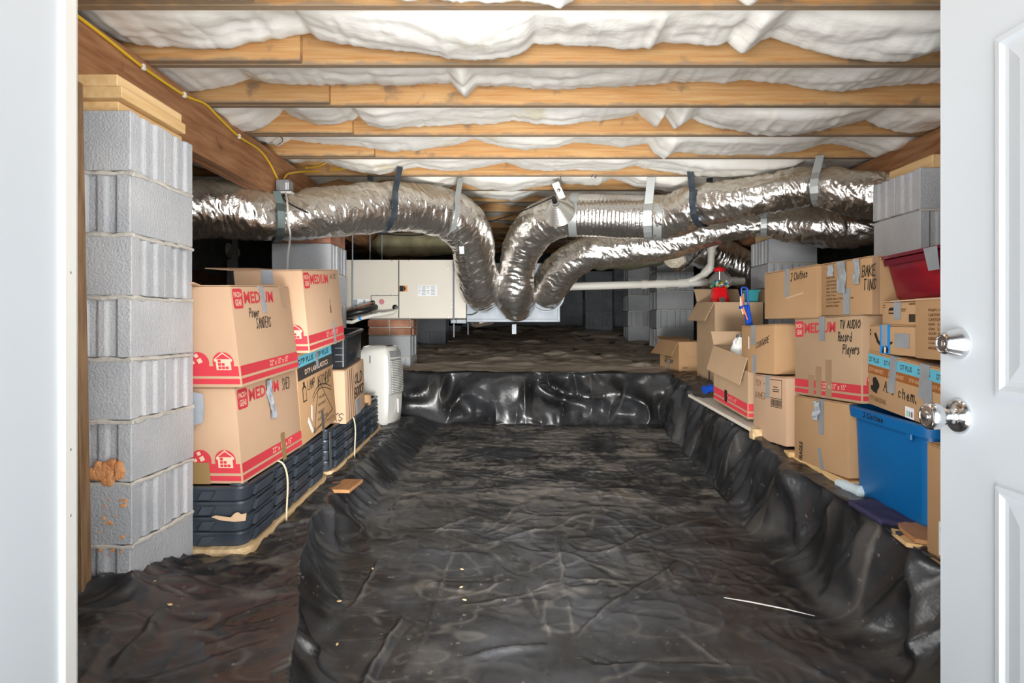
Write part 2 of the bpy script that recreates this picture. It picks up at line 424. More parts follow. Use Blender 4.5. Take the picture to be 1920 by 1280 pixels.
px_, py_ = np.meshgrid(np.linspace(-1.75, 1.95, 440), np.linspace(0.75, 5.82, 600))
pz = ground(px_, py_)
gyy, gxx = np.gradient(pz, 5.07 / 599, 3.7 / 439)
slX = np.clip(np.abs(gxx), 0, 2) / 2; slY = np.clip(np.abs(gyy), 0, 3) / 3
flat = np.clip(1 - slX * 2 - slY * 2, 0, 1)
dz = 0.010 * fbm(px_ * 2.3, py_ * 2.3)
fold = (ridged(py_ * 1.9 + pz * 1.3 + 0.5 * vnoise(px_ * 1.5, py_ * 1.5), pz * .8) - .4) + .5 * (ridged(py_ * 4.6 - pz * 2.2 + 0.5 * vnoise(px_ * 2, py_ * 2 + 4), pz * 1.2 + 7) - .5) + .22 * ridged(py_ * 11 + pz * 5, pz * 2)
dxo = slX * 0.085 * fold * np.where(px_ > 0.3, -1, 1)
dz += slX * 0.012 * ridged(py_ * 9 + px_ * 3, px_ * 3)
dyo = slY * (0.075 * (ridged(px_ * 3.0 + 0.9 * vnoise(px_ * 3, pz * 4), pz * 2.5) - 0.4) + 0.03 * ridged(px_ * 7, pz * 6 + px_ * 2))
berm = np.clip(sstep(-.55, -.95, px_) if False else 1 - sstep(-1.0, -.6, px_) + sstep(1.2, 1.4, px_), 0, 1)
dz += flat * (0.006 * ridged(px_ * 5 + py_ * 2, py_ * 7) ** 3 + 0.004 * ridged(px_ * 13, py_ * 11 + px_ * 6) ** 2)
dz += flat * berm * 0.014 * ridged(px_ * 5 + 2, py_ * 8 - px_ * 6) ** 2
lines = np.zeros_like(px_)
def crease(a, b, amp, w):
    ax, ay = a; bx, by = b; mg = .12
    i0, i1 = np.searchsorted(px_[0], [min(ax, bx) - mg, max(ax, bx) + mg]); j0, j1 = np.searchsorted(py_[:, 0], [min(ay, by) - mg, max(ay, by) + mg])
    if i1 - i0 < 2 or j1 - j0 < 2: return
    x = px_[j0:j1, i0:i1]; y = py_[j0:j1, i0:i1]
    L2 = (bx - ax) ** 2 + (by - ay) ** 2; Ln = math.sqrt(L2)
    t = ((x - ax) * (bx - ax) + (y - ay) * (by - ay)) / L2
    d = ((x - ax) * (by - ay) - (y - ay) * (bx - ax)) / Ln + (0.03 * vnoise(x * 4 + ax * 7, y * 4) + .008 * vnoise(x * 14, y * 14 + bx)) * min(1, Ln * 2)
    m = sstep(0, 0.3, t) * sstep(0, 0.3, 1 - t)
    w = max(w * .75, .006)
    lines[j0:j1, i0:i1] += m * np.exp(-(d / .006) ** 2)
    dz[j0:j1, i0:i1] += amp * m * (np.exp(-np.abs(d) / w) - 0.35 * np.exp(-np.abs(d - 2.2 * w) / (2 * w)))
def fp(px, py, z=-1.19):
    for _ in range(6):
        Y = -z * F / (py - 610.0); X = (px - 972) / F * Y
        z = float(ground(np.array([X]), np.array([Y]))[0])
    return (X, Y)
for a, b, am, w in [((1050, 1212), (1300, 1045), .024, .016), ((590, 1262), (790, 1140), .024, .018), ((850, 1240), (1055, 1210), .018, .014),
                    ((1040, 990), (1090, 1240), .008, .008), ((860, 1010), (770, 1280), .009, .007), ((1100, 1055), (1330, 965), .014, .012),
                    ((780, 880), (1080, 905), .008, .008), ((930, 1020), (1040, 990), .012, .012), ((800, 1010), (900, 960), .010, .01),
                    ((350, 1136), (215, 1285), .035, .016), ((720, 1040), (640, 1180), .012, .01), ((1060, 1252), (1420, 1248), .014, .02),
                    ((980, 1095), (1010, 1160), .008, .008), ((1350, 930), (1480, 1060), .018, .018), ((640, 905), (700, 940), .012, .01)]:
    crease(fp(*a), fp(*b), am, w)
rc = random.Random(5)
for _ in range(230):
    x = rc.uniform(-1.6, 1.5); y = rc.uniform(1.3, 5.4); an = rc.gauss(0.25, 0.8); l = rc.uniform(.10, .55)
    crease((x, y), (x + l * math.cos(an), y + l * math.sin(an)), rc.uniform(.002, .006), rc.uniform(.004, .010))
trench = (px_ > np.interp(py_, ky, basL)) & (px_ < 1.2)
dust = 0.9 * sstep(3.2, 4.1, py_) * (1 - sstep(5.2, 5.5, py_)) * trench * sstep(-0.25, 0.6, fbm(px_ * 3.2, py_ * 5, o=6) + 0.35 * vnoise(px_ * 6, py_ * 34) + .25 * vnoise(px_ * 45, py_ * 30))
dust += 0.20 * sstep(0.12, 0.6, fbm(px_ * 6 + 3, py_ * 7, o=6))
dust += np.clip(lines, 0, 1) * np.clip(.16 + .45 * vnoise(px_ * 9, py_ * 9), 0, 1)
dust += 0.25 * sstep(0.80, 0.97, ridged(px_ * 5 + py_ * 2.5, py_ * 12 - px_ * 2)) * flat
ddp = np.hypot(np.clip(np.maximum(-1.68 - px_, px_ + 1.252), 0, 9), np.clip(np.maximum(2.06 - py_, py_ - 2.47), 0, 9))
dz += np.exp(-ddp / .05) * (.008 + .022 * ridged(px_ * 11 + py_ * 6, py_ * 9))
dz += np.exp(-ddp / .16) * .012 * ridged(px_ * 14 - py_ * 10, py_ * 4 + px_ * 4) ** 2
pz = pz + dz + 0.006
py2 = py_ + dyo * -1.0
sheet = gridmesh('plastic_sheet', px_ + dxo, py2, pz, M_plastic, attr=('dust', np.clip(dust, 0, 1) * 0.8))
so = sheet.modifiers.new('thickness', 'SOLIDIFY'); so.thickness = 0.003; so.offset = -1
tag(sheet, 'creased black plastic ground sheet covering the trench floor and its banks', 'plastic sheet')
def gz_at(x, y):
    return float(ground(np.array([float(x)]), np.array([float(y)]))[0])

# ================================================================== SHELL
def block_wall(name, mk, cols, rows, m_b, m_m, slab, brickrows=()):
    w = struct(build(name, MB().box(*slab), m_m))
    protos = {}
    for r in range(rows):
        isb = r in brickrows
        for c in range(cols):
            lo, hi, step = mk(r, c)
            d = [h - l for l, h in zip(lo, hi)]
            if isb:
                continue
            key = tuple(round(x, 3) for x in d)
            if key not in protos:
                o = build('block', MB().box((0, 0, 0), d), m_b, w, bevel=0.006); protos[key] = o
                me = o.data
            else:
                o = protos[key].copy(); COL.objects.link(o)
            o.location = lo
    return w
YB = 10.2; XLW = -3.2; XRW = 3.4; ZT = 1.335; ZB = -1.35
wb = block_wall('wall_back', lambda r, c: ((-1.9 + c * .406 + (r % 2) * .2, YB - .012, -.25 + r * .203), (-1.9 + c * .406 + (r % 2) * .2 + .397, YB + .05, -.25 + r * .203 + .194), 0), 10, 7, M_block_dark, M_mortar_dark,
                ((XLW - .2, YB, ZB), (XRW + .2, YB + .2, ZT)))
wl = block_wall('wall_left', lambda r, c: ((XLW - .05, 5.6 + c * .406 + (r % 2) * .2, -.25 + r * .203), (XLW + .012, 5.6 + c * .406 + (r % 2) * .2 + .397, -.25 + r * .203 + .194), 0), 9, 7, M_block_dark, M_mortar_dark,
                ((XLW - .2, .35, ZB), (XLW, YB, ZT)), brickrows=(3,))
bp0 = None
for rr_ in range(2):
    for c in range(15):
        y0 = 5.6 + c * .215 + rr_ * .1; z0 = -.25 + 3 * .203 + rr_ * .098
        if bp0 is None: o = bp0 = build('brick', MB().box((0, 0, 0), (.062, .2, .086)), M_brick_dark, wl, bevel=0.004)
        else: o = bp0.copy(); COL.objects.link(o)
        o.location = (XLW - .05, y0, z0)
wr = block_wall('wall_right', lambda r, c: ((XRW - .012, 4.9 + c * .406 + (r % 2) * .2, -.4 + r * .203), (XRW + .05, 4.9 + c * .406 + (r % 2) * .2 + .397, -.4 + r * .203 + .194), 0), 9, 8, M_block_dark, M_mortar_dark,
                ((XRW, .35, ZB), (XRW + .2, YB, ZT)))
# front wall with the double door opening
OPX = 0.915; OPZ = 0.98
fw = MB().box((XLW - .2, .3, ZB), (-OPX, .42, ZT)).box((OPX, .3, ZB), (XRW + .2, .42, ZT)).box((-OPX, .3, OPZ), (OPX, .42, ZT)).box((-OPX, .3, ZB), (OPX, .42, -1.12))
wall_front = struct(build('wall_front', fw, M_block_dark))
ceil = struct(build('ceiling', MB().box((XLW - .2, .3, ZT), (XRW + .2, YB + .2, ZT + .03)), mat('subfloor', (0.45, 0.32, 0.18), 0.8, col2=(0.55, 0.4, 0.24), scale=8)))

# ---- joists: children of the ceiling
JZ = 1.085
def jfar(n): return 2.207 + 0.4935 * n
NJ = 16
for n in range(-2, NJ):
    y = jfar(n)
    if y < 0.5: continue
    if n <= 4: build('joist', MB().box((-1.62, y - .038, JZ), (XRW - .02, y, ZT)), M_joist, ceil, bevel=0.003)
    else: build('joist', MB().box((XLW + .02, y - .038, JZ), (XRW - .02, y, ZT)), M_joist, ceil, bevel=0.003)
for n, px in ((0, 470), (1, 563), (2, 617), (3, 661), (4, 702)):
    y = jfar(n); x = (px - 972) / F * (y - .07)
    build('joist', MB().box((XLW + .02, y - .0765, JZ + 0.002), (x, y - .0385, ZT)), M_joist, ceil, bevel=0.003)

# ---- insulation batts, one per bay; lower edges read from the photograph, laid on the face of the joist behind
EDGE = {
 -1: [(150, -6), (600, -5), (840, 2), (880, 4), (940, 5), (1000, 0), (1050, 17), (1075, 3), (1090, -8), (1380, -6), (1410, 14), (1430, -6), (1765, -8)],
 0: [(200, 70), (262, 85), (300, 88), (330, 86), (400, 90), (430, 88), (470, 80), (530, 70), (585, 62), (600, 75), (650, 85), (720, 95), (790, 102), (840, 112), (900, 112), (950, 106), (985, 95), (1000, 78), (1030, 82), (1080, 88), (1140, 91), (1220, 90), (1245, 80), (1290, 82), (1345, 84), (1365, 75), (1392, 100), (1415, 85), (1445, 68), (1460, 75), (1500, 90), (1580, 107), (1650, 112), (1700, 112), (1765, 90)],
 1: [(345, 175), (380, 172), (420, 165), (470, 150), (500, 158), (560, 160), (640, 160), (700, 158), (750, 163), (790, 160), (845, 157), (872, 186), (893, 162), (960, 165), (1040, 170), (1150, 165), (1230, 160), (1265, 156), (1340, 156), (1360, 159), (1395, 152), (1480, 160), (1540, 173), (1580, 174), (1640, 165), (1700, 160), (1765, 158)],
 2: [(430, 240), (460, 245), (490, 240), (525, 215), (528, 202), (550, 220), (590, 235), (630, 235), (665, 225), (672, 218), (690, 238), (730, 245), (780, 238), (850, 235), (930, 232), (960, 226), (1000, 232), (1050, 234), (1120, 228), (1180, 218), (1197, 212), (1228, 242), (1245, 216), (1265, 243), (1297, 222), (1340, 240), (1420, 252), (1480, 254), (1540, 245), (1600, 232), (1625, 225), (1650, 240), (1700, 250), (1740, 245), (1765, 238)],
 3: [(490, 270), (520, 275), (545, 262), (600, 270), (680, 276), (730, 285), (780, 282), (850, 272), (890, 262), (940, 275), (980, 281), (1040, 279), (1075, 268), (1120, 272), (1170, 276), (1215, 268), (1225, 285), (1245, 298), (1265, 285), (1320, 290), (1440, 292), (1500, 285), (1535, 272), (1560, 270), (1600, 278), (1640, 296), (1690, 280), (1730, 260)],
 4: [(540, 310), (580, 304), (610, 305), (660, 318), (710, 326), (750, 320), (782, 314), (840, 321), (900, 315), (948, 305), (985, 318), (1020, 320), (1080, 319), (1150, 322), (1190, 312), (1230, 318), (1310, 330), (1400, 335), (1460, 330)],
 5: [(590, 348), (637, 337), (680, 345), (735, 338), (780, 355), (830, 357), (868, 342), (900, 355), (960, 360), (1010, 350), (1060, 345), (1120, 348), (1148, 335), (1190, 352), (1250, 360), (1350, 366)],
 6: [(700, 366), (750, 375), (800, 372), (850, 366), (910, 372), (960, 378), (1005, 365), (1050, 376), (1100, 374), (1200, 378)],
}
ORD = ['first', 'second', 'third', 'fourth', 'fifth', 'sixth', 'seventh', 'eighth', 'ninth', 'tenth', 'eleventh', 'twelfth', 'thirteenth', 'fourteenth', 'fifteenth', 'sixteenth', 'seventeenth']
for k in range(-1, NJ - 1):
    ya = jfar(k) + 0.004; yb = jfar(k + 1) - 0.038 - 0.004; ysil = ya + (yb - ya) * .80
    if k + 1 in (0, 1, 2, 3, 4): ylap = yb - .0385
    xs = np.arange(XLW + .03, XRW - .03, 0.0135)
    gen = JZ + 0.075 - 0.055 * np.abs(np.sin(xs * 3.4 + k * 1.9 + 0.9 * vnoise(xs * 1.3, xs * 0 + k))) + 0.012 * vnoise(xs * 9, xs * 0 + k)
    if k in EDGE:
        ex = np.array([(p[0] - 972) / F * ysil for p in EDGE[k]]); ez = np.array([(610 - p[1]) / F * ysil for p in EDGE[k]])
        zi = np.interp(xs, ex, ez)
        w = sstep(0, .1, xs - ex[0] + .1) * sstep(0, .1, ex[-1] + .1 - xs)
        ed = gen * (1 - w) + zi * w
    else: ed = gen
    ed = ed + 0.004 * vnoise(xs * 38, xs * 0 + k * 3.1) - 0.004 * np.clip(vnoise(xs * 70, xs * 0 + k * 5.1), 0, 1)
    # smoothed version for the belly of the batt
    ker = np.hanning(25); ker /= ker.sum()
    sm = np.convolve(np.pad(ed, 12, mode='edge'), ker, mode='valid')
    NT = 26
    ts = np.linspace(0, 1, NT)
    rows = [(ya, np.full_like(xs, 1.325))]
    for t in ts:
        y = ya + (yb - ya) * t
        tt_ = min(t / .80, 1.0)
        blend = tt_ ** .8
        z = ed * blend + (sm + 0.012) * (1 - blend)
        lobe = np.clip(sm - ed + .02, 0, .05)                       # full lobes hang lower than the pinched notches
        z = z + 0.055 * (1 - sstep(0, .22, t)) - (0.006 + .35 * lobe) * math.sin(math.pi * tt_)
        z = z + .085 * max(0, (t - .80) / .20) ** 1.6
        q = math.sin(math.pi * min(t, .93))
        z = z + 0.015 * fbm(xs * 4.5, xs * 0 + y * 9, k * 2.2, 3) * q + 0.004 * fbm(xs * 20, xs * 0 + y * 26, k, 2) * (.4 + .6 * q)
        z = z + 0.020 * (0.5 - np.abs(vnoise(xs * 2.4 + y * 3, xs * 0 + y * 7, k * 1.3))) * q
        z = z + 0.006 * (np.abs(vnoise(xs * 6 - y * 4, xs * 0 + y * 12, k * .7)) - .3) * q
        rows.append((y, z))
    rows.append((yb, np.full_like(xs, 1.325))); rows.append((ya, np.full_like(xs, 1.325)))
    Xg = np.tile(xs, (len(rows), 1)); Yg = np.stack([np.full_like(xs, r[0]) for r in rows]); Zg = np.stack([r[1] for r in rows])
    if k == 0: pass
    o = gridmesh('insulation_batt', Xg, Yg, Zg, M_insul)
    lb = ('white fibreglass insulation batt at the very top edge, before the first joist in view' if k == -1 else
          'white fibreglass insulation batt sagging between the %s and %s joists from the doorway' % (ORD[k], ORD[k + 1]))
    tag(o, lb, 'insulation', 'insulation batts between the joists')

# ---- girders
def girder(x0, y0, y1, label, sgn):
    g = thing('girder', label, 'beam', (x0 + sgn * .057, (y0 + y1) / 2, .82))
    for i in range(3):
        build('girder_ply', MB().box((min(x0 + sgn * i * .038, x0 + sgn * (i + 1) * .038) + .001, y0, .82 + .004 * (i % 2)), (max(x0 + sgn * i * .038, x0 + sgn * (i + 1) * .038) - .001, y1, JZ - .001)), M_girder, g, bevel=0.004)
    return g
GXL = -1.528
girder(GXL, .43, YB - .01, 'reddish brown built-up wooden girder on the left carrying a yellow cable', -1)
girder(2.30, .43, YB - .01, 'reddish brown built-up wooden girder on the right, above the foil duct', 1)

# ================================================================== DOORS
d1 = struct(build('door_1', MB().box((-.90, .43, -1.1), (-.857, 1.225, .95)), M_white, bevel=0.003))
a_ = MB().box((-.905, 1.195, -1.1), (-.848, 1.232, .95))
build('astragal', a_, M_whiteplastic, d1, bevel=0.004, seg=2)
build('astragal_lip', MB().box((-.90, 1.228, -1.1), (-.853, 1.241, .95)), M_whiteplastic, d1, bevel=0.003, seg=2)
build('weatherstrip', MB().box((-.90, 1.241, -1.1), (-.859, 1.250, .95)), mat('pale_weatherstrip', (0.62, 0.68, 0.74), 0.5), d1, bevel=0.003)
for z in (-.36, -.235, .1): build('screw_head', MB().lathe((-.8482, 1.212, z), (1, 0, 0), [(0, .003), (.0006, .0028), (.0009, 0)], 10), M_grey_ink, d1)

# right leaf: six raised panels
DX = 0.857
d2 = struct(build('door_2', MB().box((DX, .43, -1.1), (DX + .043, 1.302, .95)), M_white, bevel=0.0025))
for (y0, y1) in ((.82, 1.146), (.50, .75)):
    for (z0, z1) in ((-1.0, -.283), (-.128, .514), (.60, .86)):
        def ring(ins, dx): return [(DX + dx, y1 - ins, z0 + ins), (DX + dx, y1 - ins, z1 - ins), (DX + dx, y0 + ins, z1 - ins), (DX + dx, y0 + ins, z0 + ins)]
        mb = MB(); mb.loft([ring(0, 0.0), ring(.003, -.006), ring(.014, -.007), ring(.022, -.002), ring(.030, -.0015), ring(.060, -.006)], cap=False)
        b = len(mb.v) - 4; mb.f.append((b, b + 1, b + 2, b + 3))
        build('raised_panel', mb, M_white, d2, recalc=True)
# knob and deadbolt
ky0, kz0 = 1.243, -.176
kn = build('door_knob', MB().lathe((DX, ky0, kz0), (-1, 0, 0), [(0, .034), (.004, .034), (.009, .030), (.0115, .017), (.014, .0145), (.022, .0135), (.027, .0145), (.030, .0165), (.036, .020), (.046, .0255), (.055, .0268), (.062, .0255), (.066, .022), (.0665, .019), (.0655, .0185), (.0655, .010), (.066, .0095), (.068, .008), (.068, 0)], 36), M_chrome, d2)
build('knob_button', MB().lathe((DX - .0655, ky0, kz0), (-1, 0, 0), [(0, .0085), (.0035, .0085), (.0045, .007), (.0046, 0)], 20), M_chrome_dk, kn)
kz1 = -.035
db = build('deadbolt', MB().lathe((DX, ky0, kz1), (-1, 0, 0), [(0, .0305), (.004, .0305), (.010, .0285), (.030, .0205), (.0345, .0190), (.036, .017), (.035, .0155), (.034, .0152), (.034, 0)], 36), M_chrome, d2)
build('keyhole', MB().lathe((DX - .034, ky0, kz1), (-1, 0, 0), [(0, .007), (.001, .007), (.0013, 0)], 16).box((DX - .0358, ky0 - .001, kz1 - .004), (DX - .035, ky0 + .001, kz1 + .004)), M_chrome_dk, db)

# the brown stud just behind the left door leaf
sv = [Vector((x, y, z)) for z, xs_ in ((-.95, (-1.46, -1.373)), (.78, (-1.492, -1.404))) for x, y in ((xs_[0], 2.02), (xs_[1], 2.02), (xs_[1], 2.066), (xs_[0], 2.066))]
stt = build('stud', MB().hexa(sv), M_stud, bevel=0.003, recalc=True)
tag(stt, 'brown upright wooden stud between the white door edge and the left block pier', 'post')

# ================================================================== PIERS
def block_plan(L, Wd, ends=True):
    """plan outline of a two-core block: smooth long faces, ends with a shallow fluted recess"""
    h = Wd / 2; l = L / 2; d = .010
    right = [(l, -h), (l, -h + .045), (l - d, -h + .052), (l - d, -.02), (l - d * .3, -.012), (l - d * .3, .012), (l - d, .02), (l - d, h - .052), (l, h - .045), (l, h)]
    left = [(-x, -y) for x, y in right]
    return right + left
BLK = {}
def pier(name, label, x0, y0, ztop, n, mb_, mm, cat='pier', m_parts=None, w=.406):
    t = thing(name, label, cat, (x0 + w / 2, y0 + w / 2, ztop - n * .203))
    build('mortar_core', MB().box((x0 + .024, y0 + .024, ztop - n * .203), (x0 + w - .024, y0 + w - .024, ztop - .012)), mm, t)
    rj = random.Random(name + label)
    for r in range(n):
        z = ztop - (r + 1) * .203 + .0045
        for s in (0, 1):
            key = (r % 2, mb_.name)
            cx, cy = (x0 + w / 2, y0 + .1015 + s * .203) if r % 2 == 0 else (x0 + .1015 + s * .203, y0 + w / 2)
            if key not in BLK:
                pl = block_plan(.398, .196)
                pts = [Vector((a, b, 0)) if r % 2 == 0 else Vector((-b, a, 0)) for a, b in pl]
                o = build('block', MB().prism(pts, (0, 0, .195)), mb_, bevel=0.003)
                BLK[key] = o.data
            else:
                o = bpy.data.objects.new('block', BLK[key]); COL.objects.link(o)
            o.parent = t
            o.location = Vector((cx + rj.uniform(-.003, .003), cy + rj.uniform(-.003, .003), z)) - wloc(t)
            o.rotation_euler = (0, 0, rj.uniform(-.008, .008))
            # squeezed bed joint
        if r > 0:
            zj = z + .1965
            pts = []
            for (ax, ay, bx, by) in ((x0, y0, x0 + w, y0), (x0 + w, y0, x0 + w, y0 + w)):
                nseg = 14
                for i in range(nseg):
                    u = i / (nseg - 1); io = .006 if ay == by else 0; ix = .006 if ax == bx else 0
                    u = .008 + u * (.992 - .02 * (ax == bx))
                    pts.append(Vector((ax + (bx - ax) * u - ix + rj.uniform(-.003, .002), ay + (by - ay) * u + io + rj.uniform(-.002, .003), zj + rj.uniform(-.004, .003))))
            j = MB().tube(pts, [rj.uniform(.0055, .0095) for _ in pts], 6)
            build('mortar_joint', j, mm, t)
    return t
p1 = pier('block_pier', 'tall light grey concrete block pier in the left foreground with a smear of red clay', -1.257 - .406, 2.08, .703, 8, M_block, M_mortar)
mb = MB()
rj = random.Random(3)
for i in range(90):
    u_ = rj.random() ** .6; an_ = rj.uniform(0, 6.28)
    c = P(200 + 30 * u_ * math.cos(an_), 886 + 20 * u_ * math.sin(an_), 2.079)
    if c.x > -1.262: continue
    r = rj.uniform(.004, .013)
    mb.lathe(c, (rj.uniform(-.12, .12), -1, rj.uniform(-.12, .12)), [(-.004, r * 1.3), (.002, r * 1.1), (.002 + r * .3, r * .7), (.002 + r * .38, 0)], 8)
build('clay_smear', mb, M_clay, p1, smooth=False)
mb = MB()
for i in range(26):
    c = P(rj.uniform(182, 262), rj.uniform(920, 1075), 2.079)
    if c.x > -1.27: continue
    r = rj.uniform(.002, .007); mb.lathe(c, (0, -1, 0), [(-.004, r * 1.2), (.0008, r), (.0016, 0)], 7)
build('clay_speck', mb, M_clay, p1)['kind'] = 'stuff'
# three new shims between pier and girder
zt = .703
for i, (dx, dy0, dy1, lb) in enumerate(((-.075, .03, .43, 'pale pine shim board lowest on the left pier, flush to the blocks'),
                                     (-.045, -.0, .40, 'pale pine shim board in the middle of the stack on the left pier'),
                                     (-.060, -.0, .40, 'pale pine shim board topmost on the left pier, under the girder'))):
    o = build('shim_board', MB().box((-1.62, 2.085 + dy0, zt + i * .0385 + .0005), (-1.257 + dx + .01, 2.085 + dy1, zt + (i + 1) * .0385)), M_shim, bevel=0.002)
    tag(o, lb, 'board', 'shim boards on the left pier')
p2 = pier('block_pier', 'grey block pier on the left, second from the door, beneath the foil duct', -1.257 - .406, 4.30, .555, 6, M_block, M_mortar)
o = build('shim_board', MB().box((-1.66, 4.32, .5555), (-1.27, 4.69, .688)), M_brick, bevel=0.004)
tag(o, 'reddish brick course on top of the second left pier', 'brick')
o = build('shim_board', MB().box((-1.66, 4.32, .6885), (-1.27, 4.69, .8195)), M_old, bevel=0.004)
tag(o, 'weathered wood packing under the girder on the second left pier', 'board')
# third, with brick courses, under the air handler
def brick_pier(label, x0, y0, zb, nb, nbr, mb_, mm, mbr, w=.42):
    t = pier('block_pier', label, x0, y0, zb + nb * .203, nb, mb_, mm)
    z = zb + nb * .203
    build('brick_core', MB().box((x0 + .012, y0 + .012, z), (x0 + w - .012, y0 + w - .012, z + nbr * .077)), mm, t)
    pr = None
    for r in range(nbr):
        for fc in (0, 1):
            for i in range(2):
                if fc == 0: lo = (x0 + (.0 if r % 2 else .005) + i * .208, y0 - .004, z + r * .077 + .005)
                else: lo = None
                if lo is None: continue
                if pr is None: o = pr = build('brick', MB().box((0, 0, 0), (.197, .09, .066)), mbr, bevel=0.004); o.parent = t
                else: o = pr.copy(); COL.objects.link(o)
                o.location = Vector(lo) - wloc(t)
        o = build('brick', MB().box((x0 + .33, y0 + .10, z + r * .077 + .005), (x0 + .418, y0 + .30, z + r * .077 + .071)), mbr, t, bevel=0.004)
    return t
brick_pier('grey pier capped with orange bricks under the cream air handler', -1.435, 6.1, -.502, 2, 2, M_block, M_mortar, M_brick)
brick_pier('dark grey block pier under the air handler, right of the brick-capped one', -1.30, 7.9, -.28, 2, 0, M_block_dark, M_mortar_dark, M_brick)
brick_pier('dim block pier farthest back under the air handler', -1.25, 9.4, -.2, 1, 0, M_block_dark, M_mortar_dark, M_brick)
# right row
pier('block_pier', 'grey block pier at the right edge, beside the white door', 1.905, 3.04, .755, 8, M_block, M_mortar)
o = build('shim_board', MB().box((1.98, 3.06, .7555), (2.30, 3.42, .8195)), M_shim, bevel=0.003)
tag(o, 'pale wood shim on the right pier under the girder', 'board')
pier('block_pier', 'grey block pier behind the cardboard boxes on the right, below the ducts', 2.05, 5.25, .715, 6, M_block, M_mortar)
o = build('shim_board', MB().box((2.08, 5.28, .7155), (2.42, 5.62, .8195)), M_old, bevel=0.003)
tag(o, 'brown wood packing on top of the right middle pier', 'board')
M_block_mid = mat('dim_block', (0.22, 0.23, 0.24), 0.95, col2=(0.30, 0.31, 0.32), scale=3, bump=0.4, bscale=100, rand=0.08)  # dimmer block and mortar copies, the back's shade put into their colour
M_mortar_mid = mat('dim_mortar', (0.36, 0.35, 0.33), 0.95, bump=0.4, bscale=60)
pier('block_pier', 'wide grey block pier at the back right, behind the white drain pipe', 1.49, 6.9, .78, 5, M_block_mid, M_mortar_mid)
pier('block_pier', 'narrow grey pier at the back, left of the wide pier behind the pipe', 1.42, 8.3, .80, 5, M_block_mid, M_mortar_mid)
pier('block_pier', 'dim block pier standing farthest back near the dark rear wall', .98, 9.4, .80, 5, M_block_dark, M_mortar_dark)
t = brick_pier('dark brick pier behind the gumball machine on the right', 2.05, 7.2, -.2, 0, 9, M_block_dark, M_mortar_dark, M_brick_dark)

# ================================================================== DUCTS
def crom(pts, n=14):
    pts = [np.array(p, float) for p in pts]; pts = [2 * pts[0] - pts[1]] + pts + [2 * pts[-1] - pts[-2]]
    out = []
    for i in range(1, len(pts) - 2):
        for k in range(n):
            t = k / n; a, b, c, d = pts[i - 1:i + 3]
            out.append(.5 * ((2 * b) + (-a + c) * t + (2 * a - 5 * b + 4 * c - d) * t * t + (-a + 3 * b - 3 * c + d) * t ** 3))
    out.append(pts[-2]); return np.array(out)
class Duct:
    def __init__(s, pts, seed, n=76):
        pp = [list(P(a, b, Y)) + [r * Y / F] for a, b, Y, r in pts]
        c = crom(pp, 30)
        d = np.r_[0, np.cumsum(np.linalg.norm(np.diff(c[:, :3], axis=0), axis=1))]
        L = d[-1]; m = int(L / .0065)
        ss = np.linspace(0, L, m)
        s.s = ss; s.C = np.stack([np.interp(ss, d, c[:, i]) for i in range(3)], 1); s.R = np.interp(ss, d, c[:, 3])
        T = np.gradient(s.C, axis=0); T /= np.linalg.norm(T, axis=1)[:, None]; s.T = T
        up = np.array([0, 0, 1.0]) if abs(T[0][2]) < .8 else np.array([0, -1.0, 0])
        A = []; a = up - T[0] * up.dot(T[0]); a /= np.linalg.norm(a)
        for t in T:
            a = a - t * a.dot(t); a /= np.linalg.norm(a); A.append(a)
        s.A = np.array(A); s.B = np.cross(T, s.A); s.n = n; s.seed = seed
    def at(s, px):                        # index of the sample whose projection is nearest this pixel column
        q = 972 + s.C[:, 0] / s.C[:, 1] * F
        return int(np.argmin(np.abs(q - px)))
    def mesh(s, name, m, parent, wr=1.0, smooth_foil=False, pinch=()):
        n = s.n; th = np.linspace(0, 2 * np.pi, n, endpoint=False)
        S, TH = np.meshgrid(s.s, th, indexing='ij')
        cx, cy = np.cos(TH), np.sin(TH)
        if smooth_foil:
            disp = .0015 * np.sin(S * 2 * np.pi / .03) + .003 * vnoise(S * 6, cx * 2, cy * 2 + s.seed)
        else:
            sw = S + 0.05 * vnoise(cx * 2 + s.seed, cy * 2, S * 3)
            disp = (.0050 * (ridged(sw * 9 + cx * .9, cx * 1.4 + s.seed, cy * 1.4) - .5)
                    + .0052 * (ridged(sw * 24 + cx * 2.5, cx * 1.8, cy * 1.8 + s.seed) - .5)
                    + .0032 * (ridged(sw * 52 + cy * 3, cx * 3 + sw * 6, cy * 3 + s.seed) - .5)
                    + .0012 * vnoise(sw * 90, cx * 9, cy * 9)
                    + .009 * vnoise(S * 4 + s.seed, cx * 1.4, cy * 1.4)) * wr
        for px, am in pinch:
            i = s.at(px); disp = disp - am * np.exp(-((S - s.s[i]) / .035) ** 2)
        Rr = s.R[:, None] + disp
        V = s.C[:, None, :] + (s.A[:, None, :] * cx[..., None] + s.B[:, None, :] * cy[..., None]) * Rr[..., None]
        X, Y, Z = [np.concatenate([V[..., i], V[:, :1, i]], 1) for i in range(3)]
        # end caps
        for arr, cc in ((0, 0), (1, 1), (2, 2)): pass
        def capped(M, i): return np.concatenate([np.full((1, n + 1), s.C[0, i]), M, np.full((1, n + 1), s.C[-1, i])], 0)
        return gridmesh(name, capped(X, 0), capped(Y, 1), capped(Z, 2), m, parent)
def flipn(o):
    o.data.flip_normals(); return o
